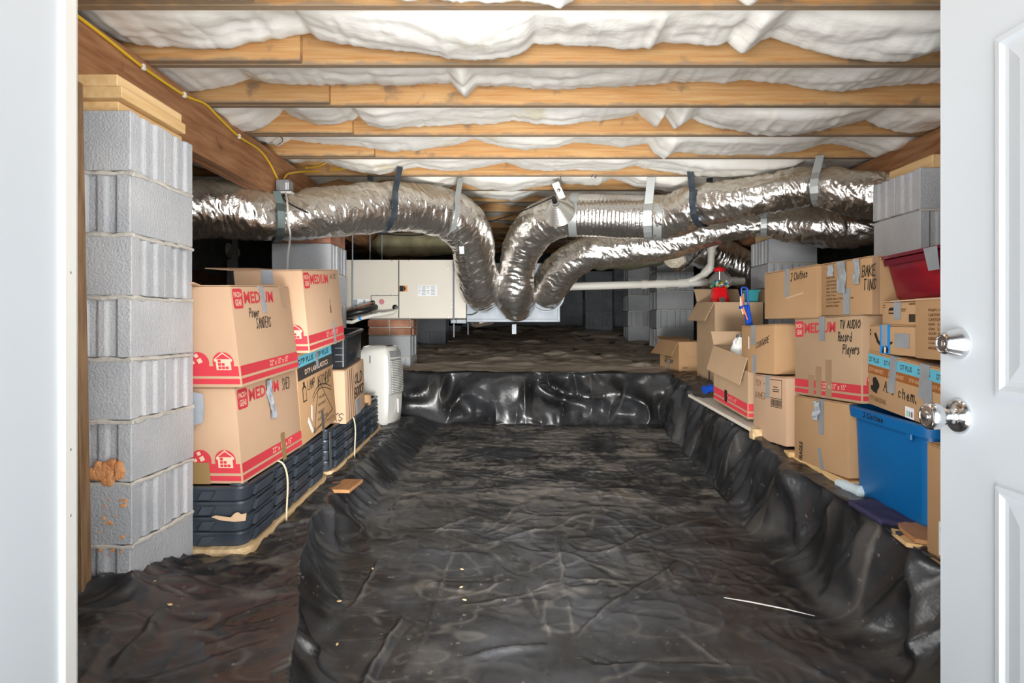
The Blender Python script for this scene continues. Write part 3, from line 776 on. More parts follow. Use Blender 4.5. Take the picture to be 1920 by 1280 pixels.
def strap(duct, px, ztop, m, w=.042, lean=0.0, label='', group='duct hanger straps', px_top=None):
    i = duct.at(px); c = Vector(duct.C[i]); r = duct.R[i] + .004; t = Vector(duct.T[i]); t.z = 0; t.normalize()
    nrm = Vector((t.y, -t.x, 0))
    if nrm.y > 0: nrm = -nrm
    pts = []
    top = c + nrm * (r * .93); top.z = ztop
    dx = lean
    k0 = math.radians(28)
    pts.append(top + Vector((dx, 0, 0)))
    for k in range(13):
        a = k0 + (math.pi - 2 * k0 + 2 * k0) * 0 + (-(math.pi + 0) * k / 12) * 1.0
        a = k0 - (math.pi + 2 * k0) * k / 12
        p = c + nrm * (r * math.cos(a)) + Vector((0, 0, 1)) * (r * math.sin(a)); pts.append(p + Vector((dx * max(0, math.sin(a)) * .6, 0, 0)))
    bt = c - nrm * (r * .93); bt.z = ztop; pts.append(bt)
    mb = MB().ribbon(pts, t, w, .002)
    o = build('hanger_strap', mb, m, loc=tuple(pts[6]), recalc=True)
    return tag(o, label, 'strap', group)

dl = thing('foil_duct', 'crinkled silver foil flexible duct on the left, bending down to the air handler', 'duct', P(880, 420, 4.9))
DL = Duct([(-60, 410, 3.35, 58), (180, 404, 3.55, 56), (300, 398, 3.70, 54), (400, 392, 3.85, 55), (470, 400, 3.95, 51), (535, 410, 4.05, 43), (600, 400, 4.2, 47), (718, 388, 4.5, 47), (800, 392, 4.75, 46), (852, 408, 4.9, 47), (882, 445, 5.05, 42), (890, 490, 5.2, 38), (899, 535, 5.45, 39), (906, 552, 5.77, 34)], 1)
flipn(DL.mesh('foil_jacket', M_foil, dl, 1.1, pinch=((522, .012), (714, .010), (832, .010))))
dc = thing('foil_duct', 'silver foil flexible duct in the centre, running right to the edge pier', 'duct', P(1010, 420, 5.1))
DC = Duct([(972, 560, 5.80, 33), (968, 566, 5.66, 36), (964, 545, 5.5, 37), (970, 500, 5.38, 35), (985, 455, 5.25, 38), (1010, 423, 5.1, 40), (1050, 405, 5.0, 41), (1088, 403, 4.95, 39)], 2)
flipn(DC.mesh('foil_jacket', M_foil, dc, 1.0))
DS = Duct([(1078, 403, 4.955, 39.5), (1120, 404, 4.92, 40), (1180, 406, 4.86, 40), (1238, 408, 4.8, 39.5)], 3)
so_ = flipn(DS.mesh('bubble_foil_sleeve', M_foil2, dc, 1.0, smooth_foil=True)); so_['label'] = 'smooth ribbed bubble-foil sleeve'
DR = Duct([(1230, 408, 4.81, 41), (1262, 404, 4.75, 41), (1310, 386, 4.6, 40), (1400, 371, 4.4, 38), (1490, 354, 4.25, 37), (1530, 348, 4.18, 37), (1575, 356, 4.1, 42), (1650, 368, 4.0, 44), (1725, 372, 3.9, 45), (1830, 376, 3.75, 46), (1960, 380, 3.6, 47)], 4)
flipn(DR.mesh('foil_jacket', M_foil, dc, 1.2, pinch=((1316, .008), (1532, .016))))
for px, D_ in ((1076, DS), (1236, DS)):
    i = D_.at(px); c = Vector(D_.C[i]); t = Vector(D_.T[i])
    o = build('foil_tape', MB().lathe(c - t * .03, t, [(0, D_.R[i] - .01), (0, D_.R[i] + .006), (.06, D_.R[i] + .006), (.06, D_.R[i] - .01)], 40), M_galv_lt, dc); o['label'] = 'dull grey foil tape band'
dr = thing('foil_duct', 'lower silver foil duct from the air handler, passing behind the upper right duct', 'duct', P(1110, 470, 5.4))
DW = Duct([(1024, 552, 5.79, 33), (1031, 540, 5.72, 34), (1044, 518, 5.62, 35), (1069, 492, 5.5, 34), (1110, 470, 5.4, 33), (1160, 466, 5.35, 32), (1250, 456, 5.25, 30), (1340, 434, 5.1, 26), (1430, 418, 4.95, 24), (1480, 422, 4.9, 34), (1530, 426, 4.8, 37), (1590, 430, 4.7, 36), (1640, 428, 4.6, 30), (1720, 415, 4.55, 26), (1840, 405, 4.5, 26)], 5)
flipn(DW.mesh('foil_jacket', M_foil, dr, 1.0, pinch=((1432, .01),)))
dd = thing('foil_duct', 'short dim foil duct behind the white vent pipe elbow at right', 'duct', P(1340, 480, 5.9))
DD = Duct([(1285, 440, 6.45, 36), (1310, 462, 6.45, 36), (1345, 480, 6.5, 36), (1385, 500, 6.5, 36), (1420, 520, 6.5, 36)], 6)
flipn(DD.mesh('foil_jacket', M_foil, dd, 1.0))
ds = thing('foil_duct', 'short foil duct stub with insulation bulging from its open end', 'duct', P(1270, 485, 5.6))
DT = Duct([(1300, 455, 5.75, 26), (1285, 470, 5.68, 25), (1272, 484, 5.62, 24), (1266, 491, 5.58, 21)], 7)
flipn(DT.mesh('foil_jacket', M_foil, ds, .8))
c = P(1265, 491, 5.57)
mb = MB()
for a in range(3): mb.lathe(c + Vector((0, 0, 0)), (-.35, -.5, -.8), [(-.03 + a * .012, .10 - a * .028), (-.005 + a * .012, .098 - a * .028), (.008 + a * .012, .08 - a * .028), (.004 + a * .012, .06 - a * .028)], 22)
build('insulation_end', mb, mat('aged_fibreglass', (0.55, 0.49, 0.37), 0.95, col2=(0.66, 0.6, 0.48), scale=20, bump=0.6, bscale=40), ds)
db_ = thing('foil_duct', 'dim foil duct collar hanging under the metal plenum', 'duct', P(905, 600, 6.05))
DB = Duct([(905, 590, 6.05, 22), (905, 598, 6.05, 24), (907, 606, 6.05, 23), (908, 611, 6.05, 17)], 8)
flipn(DB.mesh('foil_jacket', M_foil, db_, .6))
o = build('hanging_strap_end', MB().box(P(960, 608, 5.62), P(968, 626, 5.615)), M_galv); tag(o, 'short metal strap end hanging below the centre duct', 'strap')

strap(DL, 519, .818, M_galv_gn, .045, -.03, 'grey-green metal hanger strap under the girder around the left duct')
strap(DL, 716, JZ - .002, M_galv_dk, .045, .04, 'dark blue-grey perforated hanger strap around the left duct')
strap(DL, 834, JZ - .002, M_galv_lt, .045, .03, 'light grey hanger strap where the left duct bends down')
strap(DR, 1316, JZ - .002, M_galv_dk, .048, -.02, 'grey metal hanger strap right of the bubble-foil sleeve')
strap(DR, 1532, JZ - .002, M_galv_lt, .05, .04, 'pale metal hanger strap pinching the upper right duct')
strap(DS, 1216, JZ - .002, M_galv_lt, .06, .03, 'wide dull hanger strap over the bubble-foil sleeve')
strap(DW, 1432, JZ - .002, M_galv_lt, .045, .0, 'small light strap around the lower right duct')

# ================================================================== AIR HANDLER
YH = 5.75
ah = thing('air_handler', 'cream enamel air handler cabinet hanging at the back left', 'air handler', P(760, 597, YH + .27))
def pb(mb, a, b, Y, dy):      # box between two pixel corners at depth Y, dy thick
    p, q = P(a[0], a[1], Y), P(b[0], b[1], Y)
    return mb.box((min(p.x, q.x), min(Y, Y + dy), min(p.z, q.z)), (max(p.x, q.x), max(Y, Y + dy), max(p.z, q.z)))
build('cabinet', pb(MB(), (640, 487), (874, 597), YH, .55), M_cream, ah, bevel=0.004)
for a, b in (((641, 487), (659.5, 596)), ((661, 487), (746.5, 596)), ((748.5, 487), (849, 596)), ((850.5, 487), (873.5, 596))):
    build('access_panel', pb(MB(), a, b, YH - .007, .008), M_cream, ah, bevel=0.002)
build('seam_shade', pb(pb(pb(pb(pb(MB(), (659.4, 488), (661.1, 596), YH - .0055, .002), (746.4, 488), (748.6, 596), YH - .0055, .002), (848.9, 488), (850.6, 596), YH - .0055, .002), (695.3, 553.2), (746.5, 554.6), YH - .0078, .001), (695.3, 554), (696.6, 592), YH - .0078, .001), M_tape_dk, ah)  # dark strips laid in as the shade of the panel gaps
kp = build('coil_panel', pb(MB(), (696.5, 554.5), (746, 592), YH - .011, .005), M_cream, ah, bevel=0.0015)
build('red_sticker', MB().prism([P(715.5 + 5.5 * math.cos(k * math.pi / 3.5), 565.5 + 5.5 * math.sin(k * math.pi / 3.5), YH - .0112) for k in range(7)], (0, -.001, 0)), mat('faded_red', (0.55, 0.2, 0.22), 0.6), kp)
for (x, y, r) in ((699.5, 567, 4), (704, 575.5, 5), (741, 576, 5)):
    build('grommet', MB().lathe(P(x, y, YH - .011), (0, -1, 0), [(0, r * .0048), (.01, r * .0048), (.014, r * .0035), (.014, 0)], 18), M_black, kp)
rl = build('rating_label', pb(MB(), (783.5, 535), (819.5, 555), YH - .0082, .001), M_paper, ah)
mb = MB()
for r in range(7):
    for (a, b) in ((785, 789), (791, 799), (801, 806), (808, 817)):
        if random.random() < .85: pb(mb, (a, 537 + r * 2.4), (b - random.random() * 3, 538 + r * 2.4), YH - .0088, .0006)
build('label_print', mb, M_grey_ink, rl)['kind'] = 'stuff'
wl_ = build('warning_label', pb(MB(), (748.5, 535), (764, 546.5), YH - .0082, .001), mat('orange_label', (0.75, 0.32, 0.12), 0.6), ah)
build('label_print', pb(pb(pb(MB(), (749, 535.5), (757, 546), YH - .0088, .0006), (759, 540), (762, 541), YH - .0088, .0006), (757.5, 537), (760, 544.5), YH - .0088, .0006), M_blk_ink, wl_)
sp = build('service_label', pb(MB(), (662, 560.5), (693, 575), YH - .0082, .001), M_paper, ah)
build('label_print', pb(pb(pb(MB(), (662.5, 561.5), (670, 574), YH - .0088, .0006), (681, 562), (685, 568), YH - .0088, .0006), (672, 566), (679, 566.8), YH - .0088, .0006), M_grey_ink, sp)
mb = MB()
for x, y in ((735.5, 488.5), (767, 488.5), (767, 594.5), (839, 502), (847, 567), (847, 574.5), (708, 552.5), (734.5, 552.5), (840, 593.5), (700, 593)):
    mb.lathe(P(x, y, YH - .007), (0, -1, 0), [(0, .006), (.003, .006), (.004, 0)], 8)
build('cabinet_screws', mb, M_chrome_dk, ah)['kind'] = 'stuff'
build('suction_line', MB().tube([P(704, 575.5, YH - .02), P(698, 577, YH - .10), P(685, 582, YH - .16), P(668, 585, YH - .18), P(652, 590, YH - .18), P(635, 592, YH - .15)], .026, 12), M_black, ah)['label'] = 'black foam-covered refrigerant line'
build('liquid_line', MB().tube([P(699, 567, YH - .02), P(694, 569, YH - .09), P(680, 573, YH - .12), P(664, 580, YH - .13), P(640, 586, YH - .12)], .008, 8), mat('copper', (0.35, 0.16, 0.09), 0.4, metal=.6), ah)['label'] = 'thin copper refrigerant line'
dp = build('drain_line', MB().tube([P(741, 582, YH - .05), P(738, 585, YH - .09), P(722, 588, YH - .12), P(700, 591, YH - .16), P(676, 597, YH - .2), P(660, 604, YH - .22), P(650, 603, YH - .22)], .0165, 12), M_pvc, ah)
dp['label'] = 'white drain line sloping left'
i0, i1 = P(672, 597.5, YH - .205), P(677, 596, YH - .2)
build('blue_clip', MB().tube([i0, i1], .019, 12), M_blue_tape, dp)
build('drain_fitting', MB().tube([P(706, 590, YH - .15), P(714, 588.7, YH - .135)], .021, 12), M_pvc, dp)
for x, z0 in ((661, 487), (851, 487)):
    a = P(x, 487, YH - .03)
    build('hanger_rod', MB().tube([Vector((a.x, YH - .03, JZ)), Vector((a.x, YH - .03, P(0, 632 if x > 800 else 596, YH).z))], .0065, 8), M_galv, ah)
for x in (696, 718):
    a = P(x, 487, YH + .5); build('hanger_rod', MB().tube([Vector((a.x, YH + .45, JZ)), Vector((a.x, YH + .45, .5))], .006, 8), M_galv, ah)
a = P(874, 600, YH + .3)
build('hanger_rod', MB().tube([Vector((P(873.5, 0, YH + .3).x, YH + .56, JZ)), Vector((P(873.5, 0, YH + .3).x, YH + .56, P(0, 628, YH + .3).z))], .0065, 8), M_galv, ah)
build('strut_channel', pb(pb(MB(), (845, 598.5), (874, 606), YH + .02, .5), (847, 599), (855, 605.5), YH - .05, .06), M_galv, ah, bevel=0.003)
build('panel_seam_strip', pb(MB(), (849.4, 500), (852.2, 597), YH - .012, .006), M_galv, ah)

pl = thing('metal_plenum', 'galvanised sheet metal plenum box on the right end of the air handler', 'plenum', P(965, 603, YH + .25))
build('plenum_box', pb(MB(), (875, 493), (1048, 601), YH + .02, .5), M_galv, pl, bevel=0.004)
build('plenum_flange', pb(pb(MB(), (875, 598), (1050, 603.5), YH + .012, .52), (1045, 540), (1050, 602), YH + .01, .02), M_galv, pl, bevel=0.002)
for x, y in ((908, 552), (972, 560), (1024, 552)):
    build('duct_collar', MB().lathe(P(x, y, YH + .03), (0, -1, 0), [(0, .165), (.05, .165), (.05, .15), (0, .15)], 32), M_galv, pl)
build('plenum_wire', MB().tube([P(876, 590, YH + .0), P(885, 590, YH - .01), P(894, 586, YH - .02), P(898, 577, YH - .02)], .004, 6), M_black, pl)
# dark insulation lumps drooping above the air handler
rj = random.Random(8)

# ---- PVC drain / vent pipe
pv = thing('drain_pipe', 'white plastic drain pipe crossing the back with an angled vent branch', 'pipe', P(1220, 530, 6.1))
build('pipe', MB().tube([P(1050, 537.5, 6.1), P(1210, 533, 6.1), P(1330, 529, 6.1), P(1395, 527, 6.1)], [.038, .037, .037, .037], 18), M_pvc, pv)
for a, b, r in ((1203, 1213, .043), (1230, 1248, .043), (1272, 1290, .044), (1368, 1382, .043)):
    build('coupling', MB().tube([P(a, 533 - (a - 1210) * .034, 6.1), P(b, 533 - (b - 1210) * .034, 6.1)], r, 18), M_pvc, pv)
build('vent_branch', MB().tube([P(1283, 530, 6.1), P(1303, 524, 6.08), P(1322, 513, 6.04), P(1331, 505, 6.0), P(1333, 496, 6.0), P(1334, 470, 6.0), P(1336, 461, 6.0), P(1344, 452, 6.0), P(1372, 438, 6.0), P(1395, 425, 6.0)], .033, 18), M_pvc, pv)
for a, b in (((1320, 514, 6.045), (1334, 497, 6.0)), ((1334, 474, 6.0), (1334.5, 462, 6.0)), ((1336, 461, 6), (1347, 450, 6.0))):
    build('elbow', MB().tube([P(*a), P(*b)], .040, 18), M_pvc, pv)
build('pipe_hanger', MB().tube([P(1062, 530, 6.1), P(1062, 480, 6.1), Vector((P(1062, 0, 6.1).x, 6.1, JZ))], .004, 6), M_galv, pv)

# ================================================================== CABLES, JUNCTION BOX, LAMP
def gface(px, py, off=.006):
    Y = (GXL + off) * F / (px - 972); return P(px, py, Y)
yc = thing('yellow_cable', 'yellow electrical cable stapled along the face of the left girder', 'cable', gface(385, 193))
cpts = crom([tuple(gface(a, b)) for a, b in ((140, 26), (200, 72), (268, 126), (345, 178), (385, 195), (412, 222), (448, 256), (485, 280), (505, 305), (521, 336))], 8)
build('cable', MB().tube([Vector(p) for p in cpts], .0062, 8), M_yellow, yc)
for a, b in ((268, 126), (345, 178), (448, 256)):
    c = gface(a, b); build('cable_staple', MB().box((c.x - .005, c.y - .009, c.z - .013), (c.x + .009, c.y + .009, c.z + .013)), M_whiteplastic, yc, bevel=0.003)
for lb, pts in (('yellow cable running right from the junction box along a joist', ((533, 334), (540, 326), (556, 323), (590, 321), (648, 316), (690, 312))),
                ('short yellow cable looping above the other along the fifth-joist shadow', ((574, 315), (588, 313), (602, 310), (612, 304)))):
    jy = jfar(5) - .05
    cp = crom([tuple(P(a, b, min(jy, 4.1 + (a - 533) * .0105))) for a, b in pts], 6)
    o = build('yellow_cable', MB().tube([Vector(p) for p in cp], .0062, 8), M_yellow, loc=tuple(cp[len(cp) // 2])); tag(o, lb, 'cable')
JY = 4.07
jb = thing('junction_box', 'grey plastic junction box with an outlet under the left girder', 'junction box', P(530, 362, JY))
build('housing', pb(MB(), (517, 336), (541, 358), JY - .06, .09), M_greyplastic, jb, bevel=0.004)
for k in range(5): build('housing_rib', pb(MB(), (518 + k * 5, 337), (519.3 + k * 5, 358), JY - .064, .006), M_greyplastic, jb)
build('cover_plate', pb(MB(), (511, 358), (546, 361.5), JY - .08, .13), M_whiteplastic, jb, bevel=0.002)
build('rating_sticker', pb(MB(), (535, 342), (541, 355), JY - .063, .003), M_paper, jb)
build('plug', MB().lathe(P(528, 361, JY - .02), (0, 0, -1), [(0, .02), (.03, .018), (.045, .008), (.045, 0)], 14), M_black, jb)
wc = build('white_cord', MB().tube([Vector(p) for p in crom([tuple(P(a, b, Y)) for a, b, Y in ((536, 362, 3.98), (539, 385, 3.86), (541, 420, 3.85), (544, 437, 3.86), (543, 455, 3.95), (540, 478, 4.0), (539, 505, 4.05), (539, 560, 4.1))], 6)], .006, 8), M_whiteplastic)
tag(wc, 'thin white cord hanging from the junction box down behind the boxes', 'cord')
bc = build('black_cord', MB().tube([Vector(p) for p in crom([tuple(P(a, b, Y)) for a, b, Y in ((528, 366, 4.02), (540, 380, 3.88), (580, 400, 4.0), (620, 417, 4.12), (655, 427, 4.25), (700, 437, 4.55), (780, 441, 5.0), (860, 430, 5.3), (930, 412, 5.3), (975, 397, 5.0), (1010, 382, 4.8), (1036, 370, 4.7))], 8)], .0055, 8), M_black)
tag(bc, 'black lamp cord drooping from the junction box along the ducts to the lamp', 'cord')
LY = 4.68
cl = thing('clamp_lamp', 'spun aluminium clamp lamp hanging in front of the centre duct', 'lamp', P(1047, 420, LY))
o0 = P(1041, 379, LY - .06); ax = (P(1049, 400, LY + .06) - o0).normalized()
build('reflector', MB().lathe(o0, ax, [(0, .026), (.02, .028)] + [(.02 + .115 * k / 22, .03 + .083 * (k / 22) ** .85 + (.0022 if k % 2 else -.0022)) for k in range(23)] + [(.139, .117), (.141, .115), (.135, .112), (.02, .026)], 40), M_alu, cl)
build('lamp_socket', MB().lathe(o0 - ax * .06, ax, [(0, .012), (.006, .017), (.035, .018), (.045, .0195), (.058, .0195)], 20), M_black, cl)
build('socket_ring', MB().lathe(o0 - ax * .004, ax, [(0, .022), (.012, .024), (.012, 0)], 20), M_greyplastic, cl)
q0, q1 = P(1041, 342, LY + .03), P(1054, 372, LY + .02)
dv = (q1 - q0); sd = Vector((dv.z, 0, -dv.x)).normalized() * .027
build('clamp_plate', MB().obox(q0 - sd, sd * 2, dv, Vector((0, .003, 0))), M_whiteplastic, cl, bevel=0.001)
build('clamp_pivot', MB().lathe((q0 + q1) / 2 + Vector((0, 0, 0)), (0, -1, 0), [(0, .012), (.008, .012), (.012, .007), (.012, 0)], 14), M_chrome_dk, cl)
build('wire_hook', MB().tube([Vector(p) for p in crom([tuple(P(a, b, LY + .0)) for a, b in ((1044, 318), (1048, 326), (1051, 334), (1052, 342), (1051, 350))], 5)], .0025, 6), M_galv_dk, cl)
build('wire_hook', MB().tube([Vector(p) for p in crom([tuple(P(a, b, LY - .0)) for a, b in ((1051, 332), (1056, 326), (1061, 318))], 5)], .0025, 6), M_galv_dk, cl)
for lb, pts in (('loop of dark wire hanging beside the left girder', ((478, 268), (474, 258), (482, 254), (494, 262), (500, 276), (494, 282), (486, 272), (488, 262), (505, 257), (525, 256), (530, 264), (520, 272))),
                ('little twist of dark wire on a joist right of the clamp lamp', ((1108, 332), (1112, 329), (1116, 333), (1119, 329)))):
    Y = 3.95 if pts[0][0] < 600 else jfar(5) - .045
    o = build('wire', MB().tube([Vector(p) for p in crom([tuple(P(a, b, Y)) for a, b in pts], 5)], .0028, 6), M_galv_dk, loc=tuple(P(*pts[0], Y))); tag(o, lb, 'wire')
ps = build('strap_end', MB().obox(P(859.5, 433, 4.86), P(868, 433, 4.86) - P(859.5, 433, 4.86), P(862, 476, 4.90) - P(859.5, 433, 4.86), Vector((0, -.004, 0))), M_whiteplastic, recalc=True)
tag(ps, 'white plastic strip hanging over the bend of the left duct', 'strip')
tb = build('tape_scrap', MB().obox(P(884, 427, 4.83), P(896, 423, 4.83) - P(884, 427, 4.83), P(884.5, 430, 4.83) - P(884, 427, 4.83), Vector((0, -.003, 0))), M_whiteplastic, recalc=True)
tag(tb, 'small white tag stuck on the left duct bend', 'tag')

# ================================================================== LETTERING
_TXT = {}
def text_shape(body, bold=0.0):
    k = (body, bold)
    if k not in _TXT:
        cu = bpy.data.curves.new('t', 'FONT'); cu.body = body; cu.size = 1; cu.offset = bold; cu.resolution_u = 2
        o = bpy.data.objects.new('t', cu); COL.objects.link(o)
        dg = bpy.context.evaluated_depsgraph_get(); dg.update()
        me = bpy.data.meshes.new_from_object(o.evaluated_get(dg))
        vs = [(v.co.x, v.co.y) for v in me.vertices]; fs = [tuple(p.vertices) for p in me.polygons]
        bpy.data.objects.remove(o); bpy.data.curves.remove(cu); bpy.data.meshes.remove(me)
        x0 = min(v[0] for v in vs); x1 = max(v[0] for v in vs); y0 = min(v[1] for v in vs); y1 = max(v[1] for v in vs)
        _TXT[k] = ([((x - x0) / (x1 - x0), (y - y0) / (y1 - y0)) for x, y in vs], fs)
    return _TXT[k]
HW = {'A': "00 26 40;13 33", 'B': "00 06 36 44 33 03;33 42 30 00", 'C': "45 26 04 02 20 41", 'D': "00 06 26 43 20 00", 'E': "46 06 00 40;03 33", 'F': "46 06 00;03 33",
      'G': "45 26 03 20 42 43 23", 'H': "00 06;40 46;03 43", 'I': "20 26", 'J': "06 46;36 31 10 01", 'K': "00 06;46 03 40", 'L': "06 00 40", 'M': "00 06 22 46 40", 'N': "00 06 40 46",
      'O': "26 04 02 20 42 44 26", 'P': "00 06 36 44 33 03", 'R': "00 06 36 44 33 03;23 40", 'S': "45 26 05 13 32 31 10 01", 'T': "06 46;26 20", 'U': "06 01 20 41 46", 'V': "06 20 46",
      'W': "06 10 23 30 46", 'X': "00 46;06 40", 'Y': "06 23 46;23 20", 'Z': "06 46 00 40", '+': "23 43;34 32", '/': "00 46", '&': "40 15 26 25 02 10 20 42", '.': "20 21",
      'a': "33 13 01 10 30;34 30", 'b': "06 00;03 23 32 20 00", 'c': "33 14 02 10 31", 'd': "46 40;33 13 01 20 40", 'e': "02 32 24 13 01 20 31", 'h': "06 00;03 24 33 30", 'i': "24 20", 'k': "06 00;34 02 30",
      'l': "16 10", 'm': "00 04;03 14 23 20;23 34 43 40", 'n': "00 04;03 24 33 30", 'o': "14 02 10 31 33 14", 'r': "04 00;03 24 33", 's': "33 14 03 22 31 10 01", 't': "16 11 20;04 34", 'w': "04 10 23 30 44",
      'y': "04 21;44 21 10 0-", 'p': "0- 04 24 33 22 02", ' ': ""}
def handwriting(body, w, h, slant=.15, seed=0):
    r = random.Random(body + str(seed)); lines = []; x = 0
    for ch in body:
        up = ch.isupper() or ch in '+/&'
        cw = 4.0 if ch not in 'Iil. ' else 2.2
        for stv in HW[ch].split(';'):
            if not stv: continue
            pt = []
            for tkn in stv.split():
                a = int(tkn[0]); b = -2 if tkn[1] == '-' else int(tkn[1])
                if cw == 2.2 and ch in 'Ii.': a -= 1
                pt.append((x + a * .8 + r.uniform(-.3, .3) + b * slant, b + r.uniform(-.35, .35)))
            lines.append(pt)
        x += cw * .8 + 1.1
    sx = w / max(x - 1.1, 1); sy = h / 6
    return [[(a * sx, b * sy) for a, b in l] for l in lines]

class Face:
    def __init__(s, o, ex, ez):
        s.o = Vector(o); s.ex = Vector(ex); s.ez = Vector(ez); s.w = s.ex.length; s.h = s.ez.length
        s.ex.normalize(); s.ez.normalize(); s.n = s.ex.cross(s.ez).normalized()
    def p(s, x, y, e=0.0): return s.o + s.ex * x + s.ez * y + s.n * e
def poly(face, pts, name, m, parent, e=.0008, th=.0006):
    mb = MB().prism([face.p(x, y, e) for x, y in pts], face.n * th)
    return build(name, mb, m, parent)
def rect(face, x0, y0, x1, y1, name, m, parent, e=.0008, th=.0006):
    return poly(face, [(x0, y0), (x1, y0), (x1, y1), (x0, y1)], name, m, parent, e, th)
def rects(face, rs, name, m, parent, e=.0014, th=.0004, stuff=True):
    mb = MB()
    for x0, y0, x1, y1 in rs: mb.prism([face.p(x, y, e) for x, y in ((x0, y0), (x1, y0), (x1, y1), (x0, y1))], face.n * th)
    return build(name, mb, m, parent)
def text(face, body, x, y, w, h, m, parent, name='lettering', bold=.0, e=.0018, rot=False):
    vs, fs = text_shape(body, bold)
    mb = MB()
    mb.v = [face.p(x - b * h if rot else x + a * w, y + a * w if rot else y + b * h, e) for a, b in vs]
    mb.f = list(fs)
    o = build(name, mb, m, parent)
    return o
def hand(face, body, x, y, w, h, parent, m=None, up=0.0, lw=.0045, e=.0024, seed=0):
    mb = MB()
    for l in handwriting(body, w, h, seed=seed):
        for (a, b), (c, d) in zip(l, l[1:]):
            b2 = b + a * up; d2 = d + c * up
            dx, dy = c - a, d2 - b2; L = math.hypot(dx, dy) or 1e-6
            nx, ny = -dy / L * lw / 2, dx / L * lw / 2; ex, ey = dx / L * lw * .3, dy / L * lw * .3
            q = [(x + a - ex + nx, y + b2 - ey + ny), (x + a - ex - nx, y + b2 - ey - ny), (x + c + ex - nx, y + d2 + ey - ny), (x + c + ex + nx, y + d2 + ey + ny)]
            mb.add([face.p(u, v, e) for u, v in q], [(0, 1, 2, 3)])
    return build('handwriting', mb, m or M_blk_ink, parent)

# ================================================================== BOXES
class Box:
    """O near bottom corner on the trench side, Fb far bottom corner, D depth away from the trench, H height, side -1 left row, +1 right row"""
    def __init__(s, label, O, Fb, D, H, m=M_card, side=1, lean=0.0, group=None, open_=False, name='cardboard_box', cat='box', flaps=True, bare=False, yaw_v=None):
        O, Fb = Vector(O), Vector(Fb)
        U = Fb - O
        V = Vector((U.y, -U.x, 0)).normalized() * D
        if V.x * side < 0: V = -V
        Wv = Vector((V.x, V.y, 0)).normalized() * (lean * H) + Vector((0, 0, H))
        s.O, s.U, s.V, s.W, s.m, s.side = O, U, V, Wv, m, side
        s.t = thing(name, label, cat, O + U * .5 + V * .5, group)
        if not bare:
            if open_:
                th = .006; mb = MB(); u1, v1 = U.normalized() * th, V.normalized() * th
                mb.obox(O, U, V, Wv.normalized() * th)
                mb.obox(O, U, v1, Wv); mb.obox(O + V - v1, U, v1, Wv); mb.obox(O + v1, u1, V - v1 * 2, Wv); mb.obox(O + U - u1 + v1, u1, V - v1 * 2, Wv)
                build('body', mb, m, s.t, recalc=False)
            else:
                mb = MB().obox(O, U, V, Wv); build('body', mb, m, s.t, bevel=.006, seg=2, recalc=True, smooth=True)
                if flaps:
                    up = Vector((0, 0, .0035))
                    for k in (0, 1):
                        a = O + Wv + V * (.503 * k) + up * .2
                        build('flap', MB().obox(a + U * .004, U * .992, V * .497, up), m, s.t)
        if side < 0: s.side_f = Face(O, U, Wv); s.end_f = Face(O + V, -V, Wv)
        else: s.side_f = Face(O + U, -U, Wv); s.end_f = Face(O, V, Wv)
    def flap(s, edge, ang, l, m=None, a0=0.0, a1=1.0, taper=0.0):
        O, U, V, Wv = s.O, s.U, s.V, s.W
        p, q, n = {'side': (O, O + U, -V), 'end': (O, O + V, -U), 'far': (O + U, O + U + V, U), 'back': (O + V, O + U + V, V)}[edge]
        p, q = p + Wv, q + Wv; n = n.normalized(); d = Wv.normalized() * math.cos(ang) + n * math.sin(ang)
        a, b = p + (q - p) * a0, p + (q - p) * a1; tp = (b - a) * taper
        nn = (b - a).cross(d).normalized() * .005
        mb = MB().prism([a, b, b - tp + d * l, a + tp + d * l], nn)
        return build('flap', mb, m or s.m, s.t)
    def tape(s, face, x, y0, y1, w=.05, m=None, over=True, sl=0.0, e=.0021):
        f = s.side_f if face == 'side' else s.end_f
        m = m or M_tape
        mb = MB().prism([f.p(x - w / 2 + sl, y0, e), f.p(x + w / 2 + sl, y0, e), f.p(x + w / 2, y1, e), f.p(x - w / 2, y1, e)], f.n * .0009)
        if over and abs(y1 - f.h) < .01:
            k = -f.n; zt = f.ez * .0035
            mb.hexa([f.p(x - w / 2, y1, e) , f.p(x + w / 2, y1, e), f.p(x + w / 2, y1, e) + k * .09 , f.p(x - w / 2, y1, e) + k * .09] and
                    [f.p(x - w / 2, y1, e + .0009), f.p(x + w / 2, y1, e + .0009), f.p(x + w / 2, y1) + k * .09, f.p(x - w / 2, y1) + k * .09,
                     f.p(x - w / 2, y1, e + .0009) + zt * 1.4, f.p(x + w / 2, y1, e + .0009) + zt * 1.4, f.p(x + w / 2, y1) + k * .09 + zt * 1.4, f.p(x - w / 2, y1) + k * .09 + zt * 1.4])
        return build('tape', mb, m, s.t)
    def crumpled_tape(s, face, x, y0, y1, w=.05, m=None, sl=0.0, amp=.006):
        f = s.side_f if face == 'side' else s.end_f
        mb = MB(); n = 10; b = 0; r = random.Random(x * 100)
        for i in range(n + 1):
            t = i / n; yy = y1 + (y0 - y1) * t; cx = x + sl * t
            for j in range(6):
                u = j / 5 - .5
                mb.v.append(f.p(cx + u * w, yy, .003 + amp * abs(math.sin(u * 9 + t * 4 + r.uniform(-.4, .4)))))
        for i in range(n):
            for j in range(5): mb.f.append((i * 6 + j, (i + 1) * 6 + j, (i + 1) * 6 + j + 1, i * 6 + j + 1))
        return build('tape', mb, m or M_tape, s.t, smooth=True)

